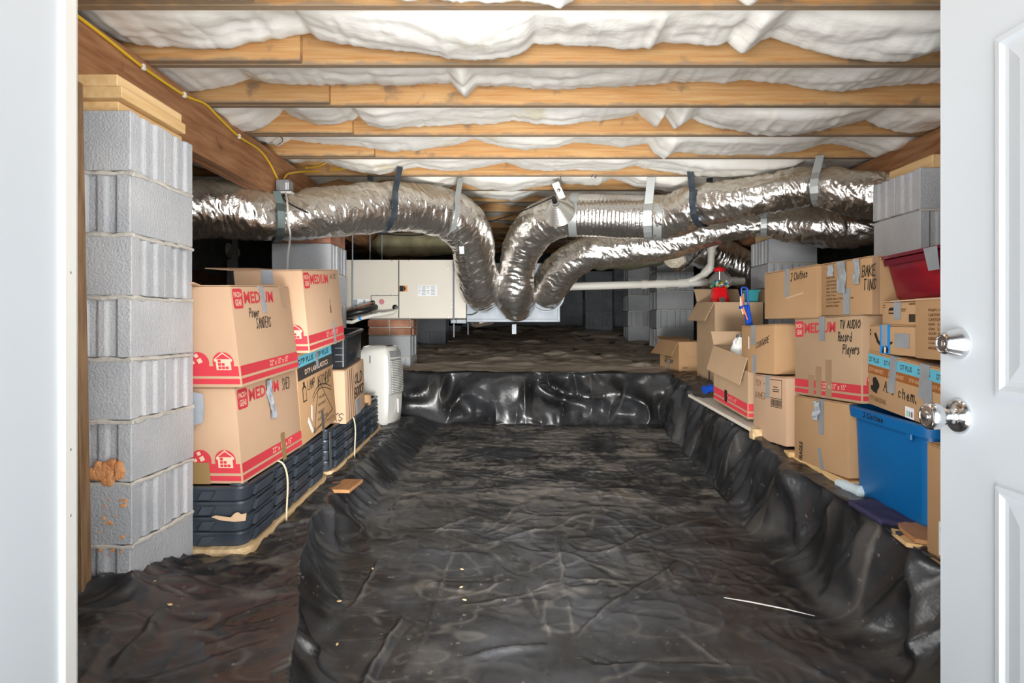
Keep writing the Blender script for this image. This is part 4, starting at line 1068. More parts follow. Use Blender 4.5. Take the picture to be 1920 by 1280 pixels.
def house_icon(f, cx, cy, r, t, crop=None):
    d = poly(f, [(cx + r * math.cos(k * math.pi / 12), cy + r * math.sin(k * math.pi / 12)) for k in range(24)], 'storage_icon', M_red_ink, t, e=.0016)
    def pl(pts, m, e): return poly(f, [(cx + a * r, cy + b * r) for a, b in pts], 'icon_detail', m, d, e=e)
    k = pl([(-.85, .32), (0, .98), (.85, .32), (.85, .1), (-.85, .1)], M_pale_ink, .0022)
    pl([(-.70, .34), (0, .84), (.70, .34)], M_red_ink, .0027)
    pl([(-.70, -.68), (.70, -.68), (.70, .22), (-.70, .22)], M_pale_ink, .0024)
    for i, (a, b) in enumerate(((-.5, -.6), (-.16, -.6), (.18, -.6), (-.5, -.28), (-.16, -.28), (-.5, .03))):
        pl([(a, b), (a + .28, b), (a + .28, b + .25), (a, b + .25)], M_red_ink, .0029)
    return d
def truck_icon(f, cx, cy, r, t):
    d = poly(f, [(cx + r * math.cos(k * math.pi / 12), cy + r * math.sin(k * math.pi / 12)) for k in range(24)], 'carton_icon', M_red_ink, t, e=.0016)
    for a, b, w in ((-.25, .42, .34), (.0, -.12, .44), (-.62, -.2, .3)):
        q = [(cx + (a + w * u * .9 - w * v * .4) * r, cy + (b + w * u * .4 + w * v * .9) * r) for u, v in ((0, 0), (1, 0), (1, 1), (0, 1))]
        poly(f, q, 'icon_detail', M_pale_ink, d, e=.0022)
    return d
def moving_box(b):
    """printed red bands, red square badge, MEDIUM, size line and storage icons of the moving boxes"""
    t = b.t
    for f in (b.side_f, b.end_f):
        k = f.h / .4
        for y0, y1 in ((.013, .034), (.045, .084)):
            rect(f, .005, y0 * k, f.w - .005, y1 * k, 'printed_band', M_red_ink, t)
    f = b.side_f; h = f.h; q_ = f.w / .6
    x0 = .012 * q_; bw = .082 * q_; y1 = h - .010; y0 = y1 - .080
    c = .012; q = []
    for (cx, cy, a0) in ((x0 + bw - c, y1 - c, 0), (x0 + c, y1 - c, 90), (x0 + c, y0 + c, 180), (x0 + bw - c, y0 + c, 270)):
        for k in range(4):
            an = math.radians(a0 + k * 30); q.append((cx + c * math.cos(an), cy + c * math.sin(an)))
    g = poly(f, q, 'red_badge', M_red_ink, t)
    text(f, 'PACK+', x0 + .008, y0 + .045, bw - .016, .022, M_pale_ink, g, bold=.02)
    text(f, 'GEAR', x0 + .014, y0 + .011, bw - .026, .026, M_pale_ink, g, bold=.02)
    text(f, 'MEDIUM', x0 + bw + .012, h - .072, .285 * q_, .050, M_red_ink, t, bold=.022)
    text(f, '22" x 13" x 15"', .275 * q_, .052 * h / .4, .205 * q_, .025 * h / .4, M_pale_ink, t, bold=.01)
    e = b.end_f; k = h / .4
    if b.side < 0:
        house_icon(e, e.w - .062, .098 * k, .042, t); truck_icon(e, e.w - .160, .098 * k, .042, t)
    else:
        house_icon(e, .062, .098 * k, .042, t); truck_icon(e, .160, .098 * k, .042, t)

# -------------------------------------------------------------- LEFT ROW
GM = 'moving boxes printed MEDIUM'
L1 = Box('large MEDIUM moving box marked SHED, lowest in the left stack, standing on the black trays', (-1.086, 2.525, -.626), (-1.062, 3.15, -.594), .33, .378, side=-1, lean=.09, group=GM)
moving_box(L1)
L1.crumpled_tape('side', .285, .20, .372, .05, M_tape_pale, sl=.03, amp=.010)
hand(L1.side_f, 'SHED', .445, .305, .085, .050, L1.t, lw=.0035)
L1.tape('side', .40, -.01, .115, .04, M_tape_br, over=False, e=.0032)
L1.tape('end', .165, 0.0, .085, .075, M_tape_br, over=False, e=.004)
L1.tape('end', .12, .22, .372, .07, M_tape_pale, over=False, e=.004)
L2 = Box('large MEDIUM moving box marked power sanders, on top of the near left stack', (-1.081, 2.505, -.243), (-1.062, 3.10, -.210), .33, .397, side=-1, lean=.125, group=GM)
moving_box(L2)
L2.tape('side', .275, .285, .397, .04, M_tape_pale, sl=.014)
L2.tape('side', .50, .30, .397, .045, M_clear_tape, sl=.012)
hand(L2.side_f, 'Power', .135, .270, .095, .038, L2.t, lw=.0038)
hand(L2.side_f, 'SANDERS', .19, .222, .145, .044, L2.t, lw=.0038)
L2.tape('end', .12, .12, .33, .07, M_tape_pale, over=False)
L2.flap('end', math.radians(78), .05, a0=.35, a1=1.0)
L4 = Box('tall printed carton marked lamp and kitchen, wedged upright behind the near left stack', (-1.073, 3.185, -.600), (-1.054, 3.715, -.545), .30, .448, side=-1, lean=.08, m=M_card_dk)
f = L4.side_f
rect(f, .004, .385, f.w - .004, .440, 'printed_band', M_blue_band, L4.t)
rect(f, .004, .320, f.w - .004, .385, 'printed_band', M_blk_band, L4.t)
text(f, 'DTP PLUS  DTP PLUS', .02, .398, f.w - .08, .028, M_blk_ink, L4.t, bold=.02)
text(f, 'DTP LAB PLASTICS', .10, .338, .35, .026, M_pale_ink, L4.t, bold=.01)
poly(f, [(.05, .205), (.10, .205), (.10, .275), (.085, .285), (.085, .305), (.065, .305), (.065, .285), (.05, .275)], 'bottle_symbol', M_blk_ink, L4.t)
poly(f, [(.057, .212), (.092, .212), (.092, .268), (.080, .277), (.070, .277), (.057, .268)], 'bottle_symbol', M_card_dk, L4.t, e=.0015)
hand(f, 'LAMP', .12, .255, .10, .045, L4.t); hand(f, 'KITCHEN', .27, .235, .17, .06, L4.t)
for a, b in (((.165, .02), (.29, .275)), ((.29, .275), (.47, .075)), ((.165, .02), (.47, .075))):
    dx, dy = b[0] - a[0], b[1] - a[1]; l = math.hypot(dx, dy); nx, ny = -dy / l * .002, dx / l * .002
    poly(f, [(a[0] + nx, a[1] + ny), (a[0] - nx, a[1] - ny), (b[0] - nx, b[1] - ny), (b[0] + nx, b[1] + ny)], 'triangle_print', M_blk_ink, L4.t, e=.0012)
for k, (tx, w_) in enumerate((('THIS SIDE', .10), ('KEEP UPRIGHT', .12), ('HANDLE', .10), ('WITH CARE', .16))):
    text(f, tx, .265 - k * .012, .175 - k * .037, w_, .014, M_blk_ink, L4.t, e=.0014)
text(f, 'DTP LABORATORY PRODUCTS', .16, -.0 + .028, .32, .014, M_brn_ink, L4.t)
for yo in (.0, .02):
    pts = [(.18 + .30 * k / 8, .185 + yo + .045 * math.sin(math.pi * (k / 8) ** .8)) for k in range(9)]
    poly(f, pts + [(x, y - .004) for x, y in pts[::-1]], 'arc_print', M_blk_ink, L4.t, e=.0013)
rects(f, [(.455, .262, .463, .305), (.475, .262, .483, .305)], 'arrow_print', M_blk_ink, L4.t)
poly(f, [(.085, .10), (.13, .03), (.155, .035), (.10, .12)], 'torn_label', M_paper, L4.t, e=.0022)
poly(f, [(.135, .11), (.15, .085), (.165, .16), (.15, .175)], 'torn_label', M_paper, L4.t, e=.0022)
L4.tape('side', .30, -.02, .10, .035, M_tape_dk, over=False, e=.0026)
L4.tape('side', .285, .34, .448, .035, M_tape)
L3 = Box('rearmost MEDIUM moving box, tilted on top of the upright lamp carton', (-1.033, 3.17, -.138), (-1.018, 3.755, -.086), .345, .41, side=-1, lean=.10, group=GM)
moving_box(L3)
L3.tape('side', .405, -.0, .125, .03, M_tape, over=False)
L3.tape('end', .17, .345, .41, .06, M_tape_pale)
L3.flap('back', math.radians(86), .14)
rect(L3.side_f, .375, .175, .392, .215, 'brown_stain', M_brn_ink, L3.t); rect(L3.side_f, .38, .215, .386, .25, 'brown_stain', M_brn_ink, L3.t)
hand(L3.side_f, 'N TS', .43, .362, .09, .025, L3.t, lw=.003)
L5 = Box('brown box with white shipping label and black lettering, at the far end of the trays', (-1.02, 3.79, -.585), (-1.016, 4.24, -.540), .30, .315, side=-1, lean=.03)
f = L5.side_f
hand(f, 'OLD', .21, .195, .17, .06, L5.t, lw=.010); hand(f, 'BOOKS', .20, .11, .21, .06, L5.t, lw=.010)
for k in range(4): poly(f, [(.07 + k * .045, 0.005), (.078 + k * .045, 0.005), (.062 + k * .04 + .01 * math.sin(k), .31), (.055 + k * .04, .31)], 'scuff_line', M_brn_ink, L5.t, e=.001)
L5.tape('side', .28, 0, .09, .10, M_tape, over=False)
lb_ = rect(L5.end_f, .165, .125, .235, .225, 'shipping_label', M_paper, L5.t)
rects(L5.end_f, [(.172, .20 - i * .014, .172 + .05 - (i % 3) * .012, .206 - i * .014) for i in range(3)] + [(.175 + i * .008, .132, .179 + i * .008, .152) for i in range(6)], 'label_print', M_grey_ink, lb_, e=.0016)
hand(L5.end_f, 'BKS', .19, .02, .09, .045, L5.t)
text(L5.end_f, 'BOX 1', .165, .25, .05, .014, M_blk_ink, L5.t)

def tub(label, O, Fb, D, H, side, m, rim_m=None, name='storage_bin', cat='bin', taper=.03, rim=.02, rim_h=.035, lid=False, r=.04):
    """tapered plastic tub with rounded corners, wall thickness and a turned rim"""
    O, Fb = Vector(O), Vector(Fb); U = Fb - O; V = Vector((U.y, -U.x, 0)).normalized() * D
    if V.x * side < 0: V = -V
    t = thing(name, label, cat, O + (U + V) * .5)
    u, v = U.normalized(), V.normalized(); c = O + (U + V) * .5; zh = Vector((0, 0, 1))
    def ring(lu, lv, z, rr):
        out = []
        for su, sv, a0 in ((1, 1, 0), (-1, 1, 90), (-1, -1, 180), (1, -1, 270)):
            for k in range(6):
                an = math.radians(a0 + 18 * k)
                out.append(c + u * (su * (lu - rr) + rr * math.cos(an)) + v * (sv * (lv - rr) + rr * math.sin(an)) + zh * z)
        return out
    lu, lv = U.length / 2, D / 2
    mb = MB().loft([ring(lu - taper - .01, lv - taper - .01, 0, r), ring(lu - taper, lv - taper, .012, r), ring(lu - .012, lv - .012, H - .02, r), ring(lu - .012, lv - .012, H - .004, r),
                    ring(lu - .016, lv - .016, H - .004, r), ring(lu - taper - .006, lv - taper - .006, .018, r)])
    build('tub', mb, m, t, smooth=True, recalc=True)
    mb = MB().loft([ring(lu - .012, lv - .012, H - rim_h, r), ring(lu + rim - .012, lv + rim - .012, H - rim_h, r + rim), ring(lu + rim - .008, lv + rim - .008, H - .004, r + rim), ring(lu + rim - .014, lv + rim - .014, H, r + rim), ring(lu - .014, lv - .014, H, r), ring(lu - .012, lv - .012, H - rim_h, r)], cap=False)
    build('rim', mb, rim_m or m, t, smooth=True, recalc=True)
    if lid:
        mb = MB().loft([ring(lu + rim - .004, lv + rim - .004, H + .001, r + rim), ring(lu + rim - .004, lv + rim - .004, H + .014, r + rim), ring(lu + rim - .03, lv + rim - .03, H + .018, r + rim)])
        build('lid', mb, rim_m or m, t, smooth=True, recalc=True)
    if side < 0: f1, f2 = Face(O, U, zh * H), Face(O + V, -V, zh * H)
    else: f1, f2 = Face(O + U, -U, zh * H), Face(O, V, zh * H)
    return t, f1, f2
bt, f1, f2 = tub('glossy black plastic bin with an open top sitting on the far left brown box', (-1.02, 3.82, -.262), (-1.018, 4.22, -.222), .29, .205, -1, M_blackbin, taper=.012, rim=.012, rim_h=.02, r=.025)
for k in range(3): rect(f2, .215, .045 + k * .04, .268, .048 + k * .04, 'moulded_line', M_greyplastic, bt, e=-.006)
poly(f2, [(.13, .06), (.16, .045), (.185, .095), (.165, .08), (.16, .06)], 'white_emblem', M_paper, bt, e=-.006)
poly(f2, [(.13, .012), (.20, .012), (.20, .03), (.17, .038), (.13, .03)], 'white_emblem', M_grey_ink, bt, e=-.006)

# ---- stacked black trays on pallets
def tray(label, x0, x1, y0, y1, z, group, slope=.0436, h=.0585, first=False):
    t = thing('plastic_tray', label, 'tray', ((x0 + x1) / 2, (y0 + y1) / 2, z + slope * ((y0 + y1) / 2 - 2.5)), group)
    def ring(ins, zz, r=.045):
        out = []
        xa, xb, ya, yb = x0 + ins, x1 - ins, y0 + ins, y1 - ins
        r = min(r, (xb - xa) / 2.2)
        for cx, cy, a0 in ((xb - r, yb - r, 0), (xa + r, yb - r, 90), (xa + r, ya + r, 180), (xb - r, ya + r, 270)):
            for k in range(6):
                an = math.radians(a0 + 18 * k); yy = cy + r * math.sin(an)
                out.append(Vector((cx + r * math.cos(an), yy, z + zz + slope * (yy - 2.5))))
        return out
    build('tray_body', MB().loft([ring(.012, 0), ring(.006, h * .80), ring(0, h * .83), ring(0, h - .001), ring(.02, h - .001), ring(.025, h * .35)]), M_tray, t, smooth=True, recalc=True)
    # offset moulded ribs along the long side and the near end
    def rib(face_y0, face_y1, za, zb):
        a = .016; zz = lambda y, q: z + q + slope * (y - 2.5)
        x = x1 - .008
        pts = [(face_y0, za), (face_y1 - .03, za), (face_y1, zb), (face_y0 + .03, zb)]
        mb = MB().prism([Vector((x, y, zz(y, q))) for y, q in pts], (a, 0, 0)); build('moulded_rib', mb, M_tray, t, bevel=.002)
    L = y1 - y0; n = max(2, int(L / .24)); s = (L - .12) / n
    for k in range(n): rib(y0 + .06 + k * s + .01, y0 + .06 + (k + 1) * s - .015, h * .12, h * .70)
    for k, (a, b) in enumerate(((x0 + .06, x0 + .20), (x0 + .215, x1 - .12))):
        if x1 - x0 < .3: continue
        mb = MB().prism([Vector((xx, y0 + .008, z + q + slope * (y0 - 2.5))) for xx, q in ((a, h * .12), (b - .02, h * .12), (b, h * .7), (a + .02, h * .7))], (0, -.012, 0))
        build('moulded_rib', mb, M_tray, t, bevel=.002)
    if first:
        for yy in (y0 + .05,):
            build('corner_cap', MB().lathe((x1 - .05, yy, z + h + slope * (yy - 2.5) - .01), (0, 0, 1), [(0, .034), (.012, .034), (.016, .030), (.016, .022), (.008, .020), (.008, 0)], 20), M_tray, t)
ZP = -.866
WH = ['lowest', 'second lowest', 'second highest', 'topmost']
for k in range(4):
    tray('black ribbed plastic tray, %s of the near stack beside the left block pier' % WH[k], -1.47, -1.064, 2.50, 3.55, ZP + k * .0592, 'stacked black trays', first=(k == 3))
for k in range(4):
    tray('black ribbed plastic tray, %s of the far stack by the dehumidifier' % WH[k], -1.245, -1.052 - .002 * k, 3.585, 4.86, ZP - .002 + k * .0592, 'stacked black trays')
def pallet(label, x0, x1, y0, y1, z, slope=.0436):
    t = thing('pallet', label, 'pallet', ((x0 + x1) / 2, (y0 + y1) / 2, z - .05 + slope * ((y0 + y1) / 2 - 2.5)))
    def ring(ins, zz, r=.07):
        out = []; xa, xb, ya, yb = x0 + ins, x1 - ins, y0 + ins, y1 - ins; r = min(r, (xb - xa) / 2.2)
        for cx, cy, a0 in ((xb - r, yb - r, 0), (xa + r, yb - r, 90), (xa + r, ya + r, 180), (xb - r, ya + r, 270)):
            for k in range(6):
                an = math.radians(a0 + 18 * k); yy = cy + r * math.sin(an)
                out.append(Vector((cx + r * math.cos(an), yy, z + zz + slope * (yy - 2.5))))
        return out
    build('deck', MB().loft([ring(0, -.020), ring(0, -.001), ring(.01, .0)]), M_old, t, smooth=True, recalc=True)
    build('rim', MB().loft([ring(.012, -.048), ring(.003, -.040), ring(.003, -.022), ring(.03, -.022)]), M_old, t, smooth=True, recalc=True)
pallet('light wooden pallet with a rounded corner under the near tray stack', -1.49, -1.052, 2.48, 3.565, ZP - .001)
pallet('light wooden pallet under the far tray stack next to the dehumidifier', -1.25, -1.044, 3.585, 4.93, ZP - .003)
def twine(label, y, z0, z1, x):
    pts = [(x - .09, y - .01, z1 + .006), (x - .03, y, z1 + .012), (x + .006, y + .01, z1 - .01), (x + .016, y + .03, z1 - .09), (x + .014, y + .02, z0 + .06), (x + .012, y + .03, z0)]
    o = build('twine', MB().tube([Vector(p) for p in crom(pts, 5)], .0042, 6), M_string, loc=pts[3]); tag(o, label, 'string')
twine('pale twine loop around the near stack of black trays', 2.86, -.905, -.615, -1.058)
twine('pale twine loop around the far stack of black trays', 4.02, -.85, -.565, -1.048)
ts_ = build('torn_tape', MB().prism([Vector((-1.050, 3.20 + a, b)) for a, b in ((0, -.83), (.05, -.83), (.13, -.615), (.09, -.610))], (.003, 0, 0)), M_old, recalc=True)
bpy.data.objects.remove(ts_)
o = build('torn_tape_scrap', MB().prism([P(a, b, 2.488) for a, b in ((396, 969), (404, 966), (432, 970), (440, 962), (446, 960), (452, 964), (462, 962), (460, 976), (440, 978), (412, 975))], (0, .003, 0)), M_buff_ink, recalc=True)
tag(o, 'torn buff paper tape stuck across the corner of the near black trays', 'tape')
o = build('tape_strip', MB().obox(Vector((-1.046, 3.55, -.79)), Vector((0, .035, 0)), Vector((.002, 0, 0)), Vector((-.008, .01, .20))), M_tape_dk, recalc=True)
tag(o, 'dark tape strip hanging between the two tray stacks', 'tape')
o = build('brown_wrap', MB().lathe((-1.10, 4.55, -.47 - .105), (0, 0, 1), [(0, .05), (.05, .055), (.085, .05), (.09, .035), (.05, .03), (.05, 0)], 12).box((-1.18, 4.5, -.58), (-1.12, 4.6, -.50)), M_card_dk)
tag(o, 'small crumpled brown wrapper on the far end of the black trays', 'wrapper')
o = build('foil_scrap', MB().prism([P(a, b, 2.5) for a, b in ((362, 735), (380, 738), (382, 765), (380, 792), (362, 798))], (0, .004, 0)), M_tape_pale, recalc=True)
tag(o, 'silvery tape wad between the left block pier and the moving boxes', 'tape')
# planks on the berm
def plank(label, c, u, v, h, m, name='plank'):
    c = Vector(c); u = Vector(u); v = Vector(v)
    o = build(name, MB().obox(c, u, v, (0, 0, h)), m, bevel=.002, recalc=True, loc=tuple(c + (u + v) * .5)); return tag(o, label, 'board')
plank('short brown wood offcut lying on the plastic beside the near pallet', (-1.05, 3.36, -.878), (.165, -.01, 0), (.02, .21, .006), .018, M_dark_wood)
plank('brown board under the white dehumidifier', (-1.21, 4.96, -.818), (.27, -.005, 0), (.01, .36, .01), .017, M_dark_wood)

# ---- dehumidifier
dh = thing('dehumidifier', 'off-white dehumidifier with a grey slatted grille standing past the left trays', 'dehumidifier', (-1.1, 5.15, -.80))
fx = Vector((.24, .97, 0)).normalized(); sx_ = Vector((-.97, .24, 0)).normalized(); C0 = Vector((-1.035, 5.0, -.797))
def dprof(z):   # half-depth bulge of the front with height
    return .035 * math.sin(math.pi * min(1, max(0, (z + .02) / .68)))
rings = []
for z, ins in ((0, .012), (.02, 0), (.15, 0), (.30, 0), (.45, 0), (.55, .0), (.60, .008), (.628, .03), (.638, .06)):
    b_ = dprof(z); r = []
    for a, d in ((0.0 + ins, .02), (.02 + ins * .5, -b_ * .4 + ins), (.14, -b_ + ins), (.26 - ins * .5, -b_ * .6 + ins), (.28 - ins, .02), (.28 - ins, .22 - ins), (.25, .24 - ins), (.03, .24 - ins), (ins, .22 - ins)):
        r.append(C0 + fx * a + sx_ * d + Vector((0, 0, z)))
    rings.append(r)
build('housing', MB().loft(rings), M_dehum, dh, smooth=True, recalc=True)
gr = build('grille_panel', MB().loft([[C0 + fx * a + sx_ * (-dprof(z) * k - .004) + Vector((0, 0, z)) for a, k in ((.05, .62), (.14, 1.0), (.245, .72))] + [C0 + fx * a + sx_ * (-dprof(z) * k + .004) + Vector((0, 0, z)) for a, k in ((.245, .72), (.14, 1.0), (.05, .62))] for z in (.26, .33, .40, .47, .53)]), M_greyplastic, dh, recalc=True)
for k in range(19):
    z = .268 + k * .0135
    mb = MB().loft([[C0 + fx * a + sx_ * (-dprof(z) * kk - .004) + Vector((0, 0, z + q)) for q in (0, .007)] + [C0 + fx * a + sx_ * (-dprof(z) * kk - .013) + Vector((0, 0, z + q)) for q in (.007, 0)] for a, kk in ((.052, .62), (.14, 1.0), (.243, .72))])
    build('grille_slat', mb, M_dehum, dh, recalc=True)
build('control_panel', MB().loft([[C0 + fx * a + sx_ * (-dprof(z) * k - .003 + .03 * (z > .59)) + Vector((0, 0, z)) for a, k in ((.05, .62), (.14, 1.0), (.25, .72))] + [C0 + fx * a + sx_ * (-dprof(z) * k + .006 + .03 * (z > .59)) + Vector((0, 0, z)) for a, k in ((.25, .72), (.14, 1.0), (.05, .62))] for z in (.545, .585, .612)]), M_greyplastic, dh, recalc=True)
build('tank_seam', MB().loft([[C0 + fx * a + sx_ * (-dprof(z) * k - .002) + Vector((0, 0, z)) for a, k in ((.02, .42), (.14, 1.0), (.262, .62))] + [C0 + fx * a + sx_ * (-dprof(z) * k + .004) + Vector((0, 0, z)) for a, k in ((.262, .62), (.14, 1.0), (.02, .42))] for z in (.248, .252)]), M_greyplastic, dh, recalc=True)
build('water_gauge', MB().obox(C0 + fx * .15 + sx_ * (-.038) + Vector((0, 0, .10)), fx * .012, sx_ * .01, Vector((0, 0, .11))), M_whiteplastic, dh)
build('side_grip', MB().obox(C0 + fx * -.002 + sx_ * .13 + Vector((0, 0, .50)), fx * .006, sx_ * .012, Vector((0, 0, .06))), M_greyplastic, dh)

# -------------------------------------------------------------- RIGHT ROW
def YR(px): return 1.736 / ((px - 972) / F + .09)
def XR(px): return (px - 972) / F * YR(px)
def RB(label, pf, pn, zf, zn, D, H, dx=0.0, **kw):
    return Box(label, (XR(pn) + dx, YR(pn), zn), (XR(pf) + dx, YR(pf), zf), D, H, side=1, **kw)
R1 = RB('MEDIUM moving box marked TV audio record players, in the middle of the right row', 1490, 1616, -.355, -.340, .34, .385, m=M_card_gr, group=GM)
moving_box(R1)
R1.tape('side', .255, .275, .385, .05, M_tape)
hand(R1.side_f, 'TV AUDIO', .400, .330, .15, .036, R1.t); hand(R1.side_f, 'Record', .388, .272, .10, .040, R1.t); hand(R1.side_f, 'Players', .425, .215, .12, .042, R1.t)
for x, y1 in ((.225, .15), (.31, .185), (.16, .105)): R1.tape('side', x, .005, y1, .05, M_clear_tape, over=False, e=.0009)
R2 = RB('large brown box with grey tape, between the blue bin and the games box', 1489, 1590, -.700, -.688, .34, .335, m=M_card_dk)
R2.crumpled_tape('side', .235, .235, .325, .055, M_tape_pale, sl=-.02, amp=.012); R2.tape('side', .255, .17, .335, .045, M_tape)
R2.tape('side', .235, .0, .10, .03, M_tape, over=False, sl=.03)
text(R2.side_f, 'FRAGILE', .085, .012, .095, .032, M_blk_ink, R2.t, rot=True, bold=.03)
# blue bin
bt, f1, f2 = tub('large blue plastic storage bin with writing on its rim, on the right bank', (XR(1742), YR(1742), -.772), (XR(1588), YR(1588), -.748), .40, .395, 1, M_bluebin, taper=.022, rim=.022, rim_h=.045, r=.05)
hand(f1, 'J Clothes', .135, .362, .13, .022, bt, lw=.004, e=.0125 + .001)
build('rim_tab', MB().obox(f1.p(f1.w - .115, .325, -.004), f1.ex * .03, f1.ez * .028, f1.n * .012), M_bluebin, bt, bevel=.003, recalc=True)
mb = MB()
rj = random.Random(2)
for i in range(9):
    c = f1.p(rj.uniform(.13, f1.w - .13), .29, -.2 + rj.uniform(-.06, .06)); mb.lathe(c - Vector((0, 0, .10)), (rj.uniform(-.1, .1), rj.uniform(-.1, .1), 1), [(0, .05), (.06, .075), (.12, .06), (.15, .03), (.155, 0)], 10)
o = build('folded_cloth', mb, M_cloth, loc=tuple(f1.p(f1.w / 2, .2, -.2))); tag(o, 'crumpled patterned cloth filling the blue bin', 'cloth'); o['kind'] = 'stuff'
R4 = RB('brown carton with blue and brown printed bands marked chem, sitting in the blue bin', 1622, 1768, -.335, -.388, .33, .225, m=M_card_dk, dx=.012)
f = R4.side_f; W4 = f.w; H4 = f.h
rect(f, .004, H4 - .052, W4 - .004, H4 - .008, 'printed_band', M_blue_band, R4.t)
rect(f, .004, H4 - .090, W4 - .004, H4 - .054, 'printed_band', M_brn_band, R4.t)
for k in range(5):
    text(f, 'DT PLUS', .012 + k * .098, H4 - .040, .065, .020, M_blk_ink, R4.t, bold=.015)
    if k < 4: text(f, 'DTP HARVEST', .014 + k * .122, H4 - .080, .092, .015, M_buff_ink, R4.t)
pts = [(.052 + .026 * math.cos(a) * (.8 + .2 * math.cos(3 * a)), H4 - .132 + .031 * math.sin(a)) for a in [k * math.pi / 10 for k in range(20)]]
g = poly(f, pts, 'turkey_silhouette', M_blk_ink, R4.t); poly(f, [(.032, H4 - .138), (.022, H4 - .142), (.024, H4 - .157), (.040, H4 - .165), (.062, H4 - .168), (.064, H4 - .155)], 'turkey_silhouette', M_blk_ink, R4.t, e=.0012)
text(f, 'DTF THANKSGIVING', .016, H4 - .203, .105, .020, M_brn_ink, R4.t)
hand(f, 'A/c', .105, H4 - .150, .07, .045, R4.t, lw=.0035); hand(f, 'chem.', .195, H4 - .155, .105, .042, R4.t, lw=.004)
R4.tape('side', .170, H4 - .145, H4, .042, M_tape, sl=-.018); R4.tape('side', .345, H4 - .13, H4, .05, M_tape, sl=-.012); R4.tape('side', .360, H4 - .155, H4 - .05, .045, M_tape, over=False, e=.0032)
lb_ = rect(f, .235, H4 - .222, .285, H4 - .178, 'colour_sticker', M_paper, R4.t)
for k, m_ in enumerate((mat('pale_green', (.45, .6, .35), .6), M_blue_band, M_brn_band)):
    rect(f, .243 + k * .013, H4 - .214, .251 + k * .013, H4 - .194, 'bottle_print', m_, lb_, e=.0016)
R5 = RB('small carton with a black curved arrow and blue tape, above the banded carton', 1621, 1705, -.117, -.122, .24, .117, m=M_card_dk, dx=.02)
f = R5.side_f
poly(f, [(.035, .085), (.040, .072), (.055, .045), (.078, .030), (.11, .030), (.11, .038), (.085, .042), (.062, .058), (.048, .088)], 'curved_arrow_print', M_blk_ink, R5.t)
poly(f, [(.125, .035), (.150, .047), (.150, .055), (.128, .05)], 'curved_arrow_print', M_blk_ink, R5.t)
rects(f, [(.008, .092, .014, .103), (.008, .076, .014, .087)], 'care_mark', M_blk_ink, R5.t)
R5.tape('side', .105, 0.002, .117, .062, M_blue_tape, e=.0014); R5.tape('side', .103, .035, .117, .036, M_tape, e=.0024)
R5.tape('side', .208, .032, .088, .085, M_tape, over=False)
poly(f, [(.086, .006), (.124, .006), (.128, .022), (.118, .034), (.094, .03)], 'torn_tape', M_blk_ink, R5.t, e=.0026); poly(f, [(.103, .006), (.112, .006), (.114, .03), (.102, .03)], 'torn_tape', M_paper, R5.t, e=.0032)
R6 = RB('small brown carton with a black roof-shaped mark and barcode under the red bin', 1640, 1711, -.0005, -.001, .22, .096, m=M_card_dk, dx=.03)
f = R6.side_f
poly(f, [(.045, .048), (.082, .048), (.082, .066), (.076, .074), (.052, .074), (.045, .066)], 'roof_mark', M_blk_ink, R6.t); rect(f, .049, .053, .078, .061, 'roof_mark', M_card_dk, R6.t, e=.0014)
rects(f, [(.165 + k * .0045, .014, .168 + k * .0045, .045) for k in range(8)], 'barcode', M_blk_ink, R6.t)
rects(f, [(.12, .064, .148, .068), (.122, .057, .145, .060), (.165, .082, .20, .088), (.012, .082, .022, .086), (.010, .074, .022, .077)], 'small_print', M_brn_ink, R6.t)
R6.tape('side', .098, .025, .096, .042, M_tape)
R7 = Box('brown carton with printed carton-pack text standing beside the white door', (1.535, 2.12, -.128), (XR(1708) + .015, YR(1708), -.126), .30, .225, side=1, m=M_card_dk)
f = R7.side_f
for k, tx in enumerate(('PO#T11300', 'CARTON PACK', 'CARTON SIZE:', 'NW:  3.00 KG', 'GW:  3.90 KG', 'SIZE: King', 'DESCP: Micro', 'Color: Supplied', 'MADE IN CHINA')):
    text(f, tx, .082, .178 - k * .0175, .0095 * len(tx), .0105, M_brn_ink, R7.t, bold=.02)
bt, f1, f2 = tub('long dark red plastic tub with a grey tape patch at upper right by the door', (1.50, 2.02, .108), (XR(1641) + .02, YR(1641), .102), .36, .168, 1, M_redbin, rim_m=M_redbin_rim, taper=.035, rim=.014, rim_h=.026, lid=True, r=.035)
mb = MB().prism([f1.p(f1.w - .335, .178, .017), f1.p(f1.w - .255, .178, .017), f1.p(f1.w - .262, .095, .004), f1.p(f1.w - .325, .095, .004)], f1.n * .001)
build('tape', mb, M_tape, bt)
o = build('board_strip', MB().obox(Vector((XR(1660) + .02, YR(1660), .0965)), Vector((1.52 - XR(1660) + .0, 2.05 - YR(1660), 0)), Vector((.30, 0, 0)), Vector((0, 0, .0045))), M_buff_ink, recalc=True)
tag(o, 'thin pale board lying under the dark red tub', 'board')
R9 = RB('plain brown box marked J Clothes, topmost left of the right row', 1433, 1532, .037, .037, .34, .257, m=M_card_dk)
f = R9.side_f
R9.tape('side', f.w * .475, .115, .257, .040, M_tape); hand(f, 'J Clothes', f.w * .545, .195, .165, .040, R9.t, up=.06)
R9.flap('back', math.radians(85), .10)
poly(f, [(.25, .105), (.42, .125), (.42, .133), (.25, .112)], 'scuff', M_buff_ink, R9.t)
R10 = RB('brown carton marked bake tins with grey tape strips, right of the J Clothes box', 1540, 1633, .046, .046, .33, .245, m=M_card_dk, dx=.0)
f = R10.side_f
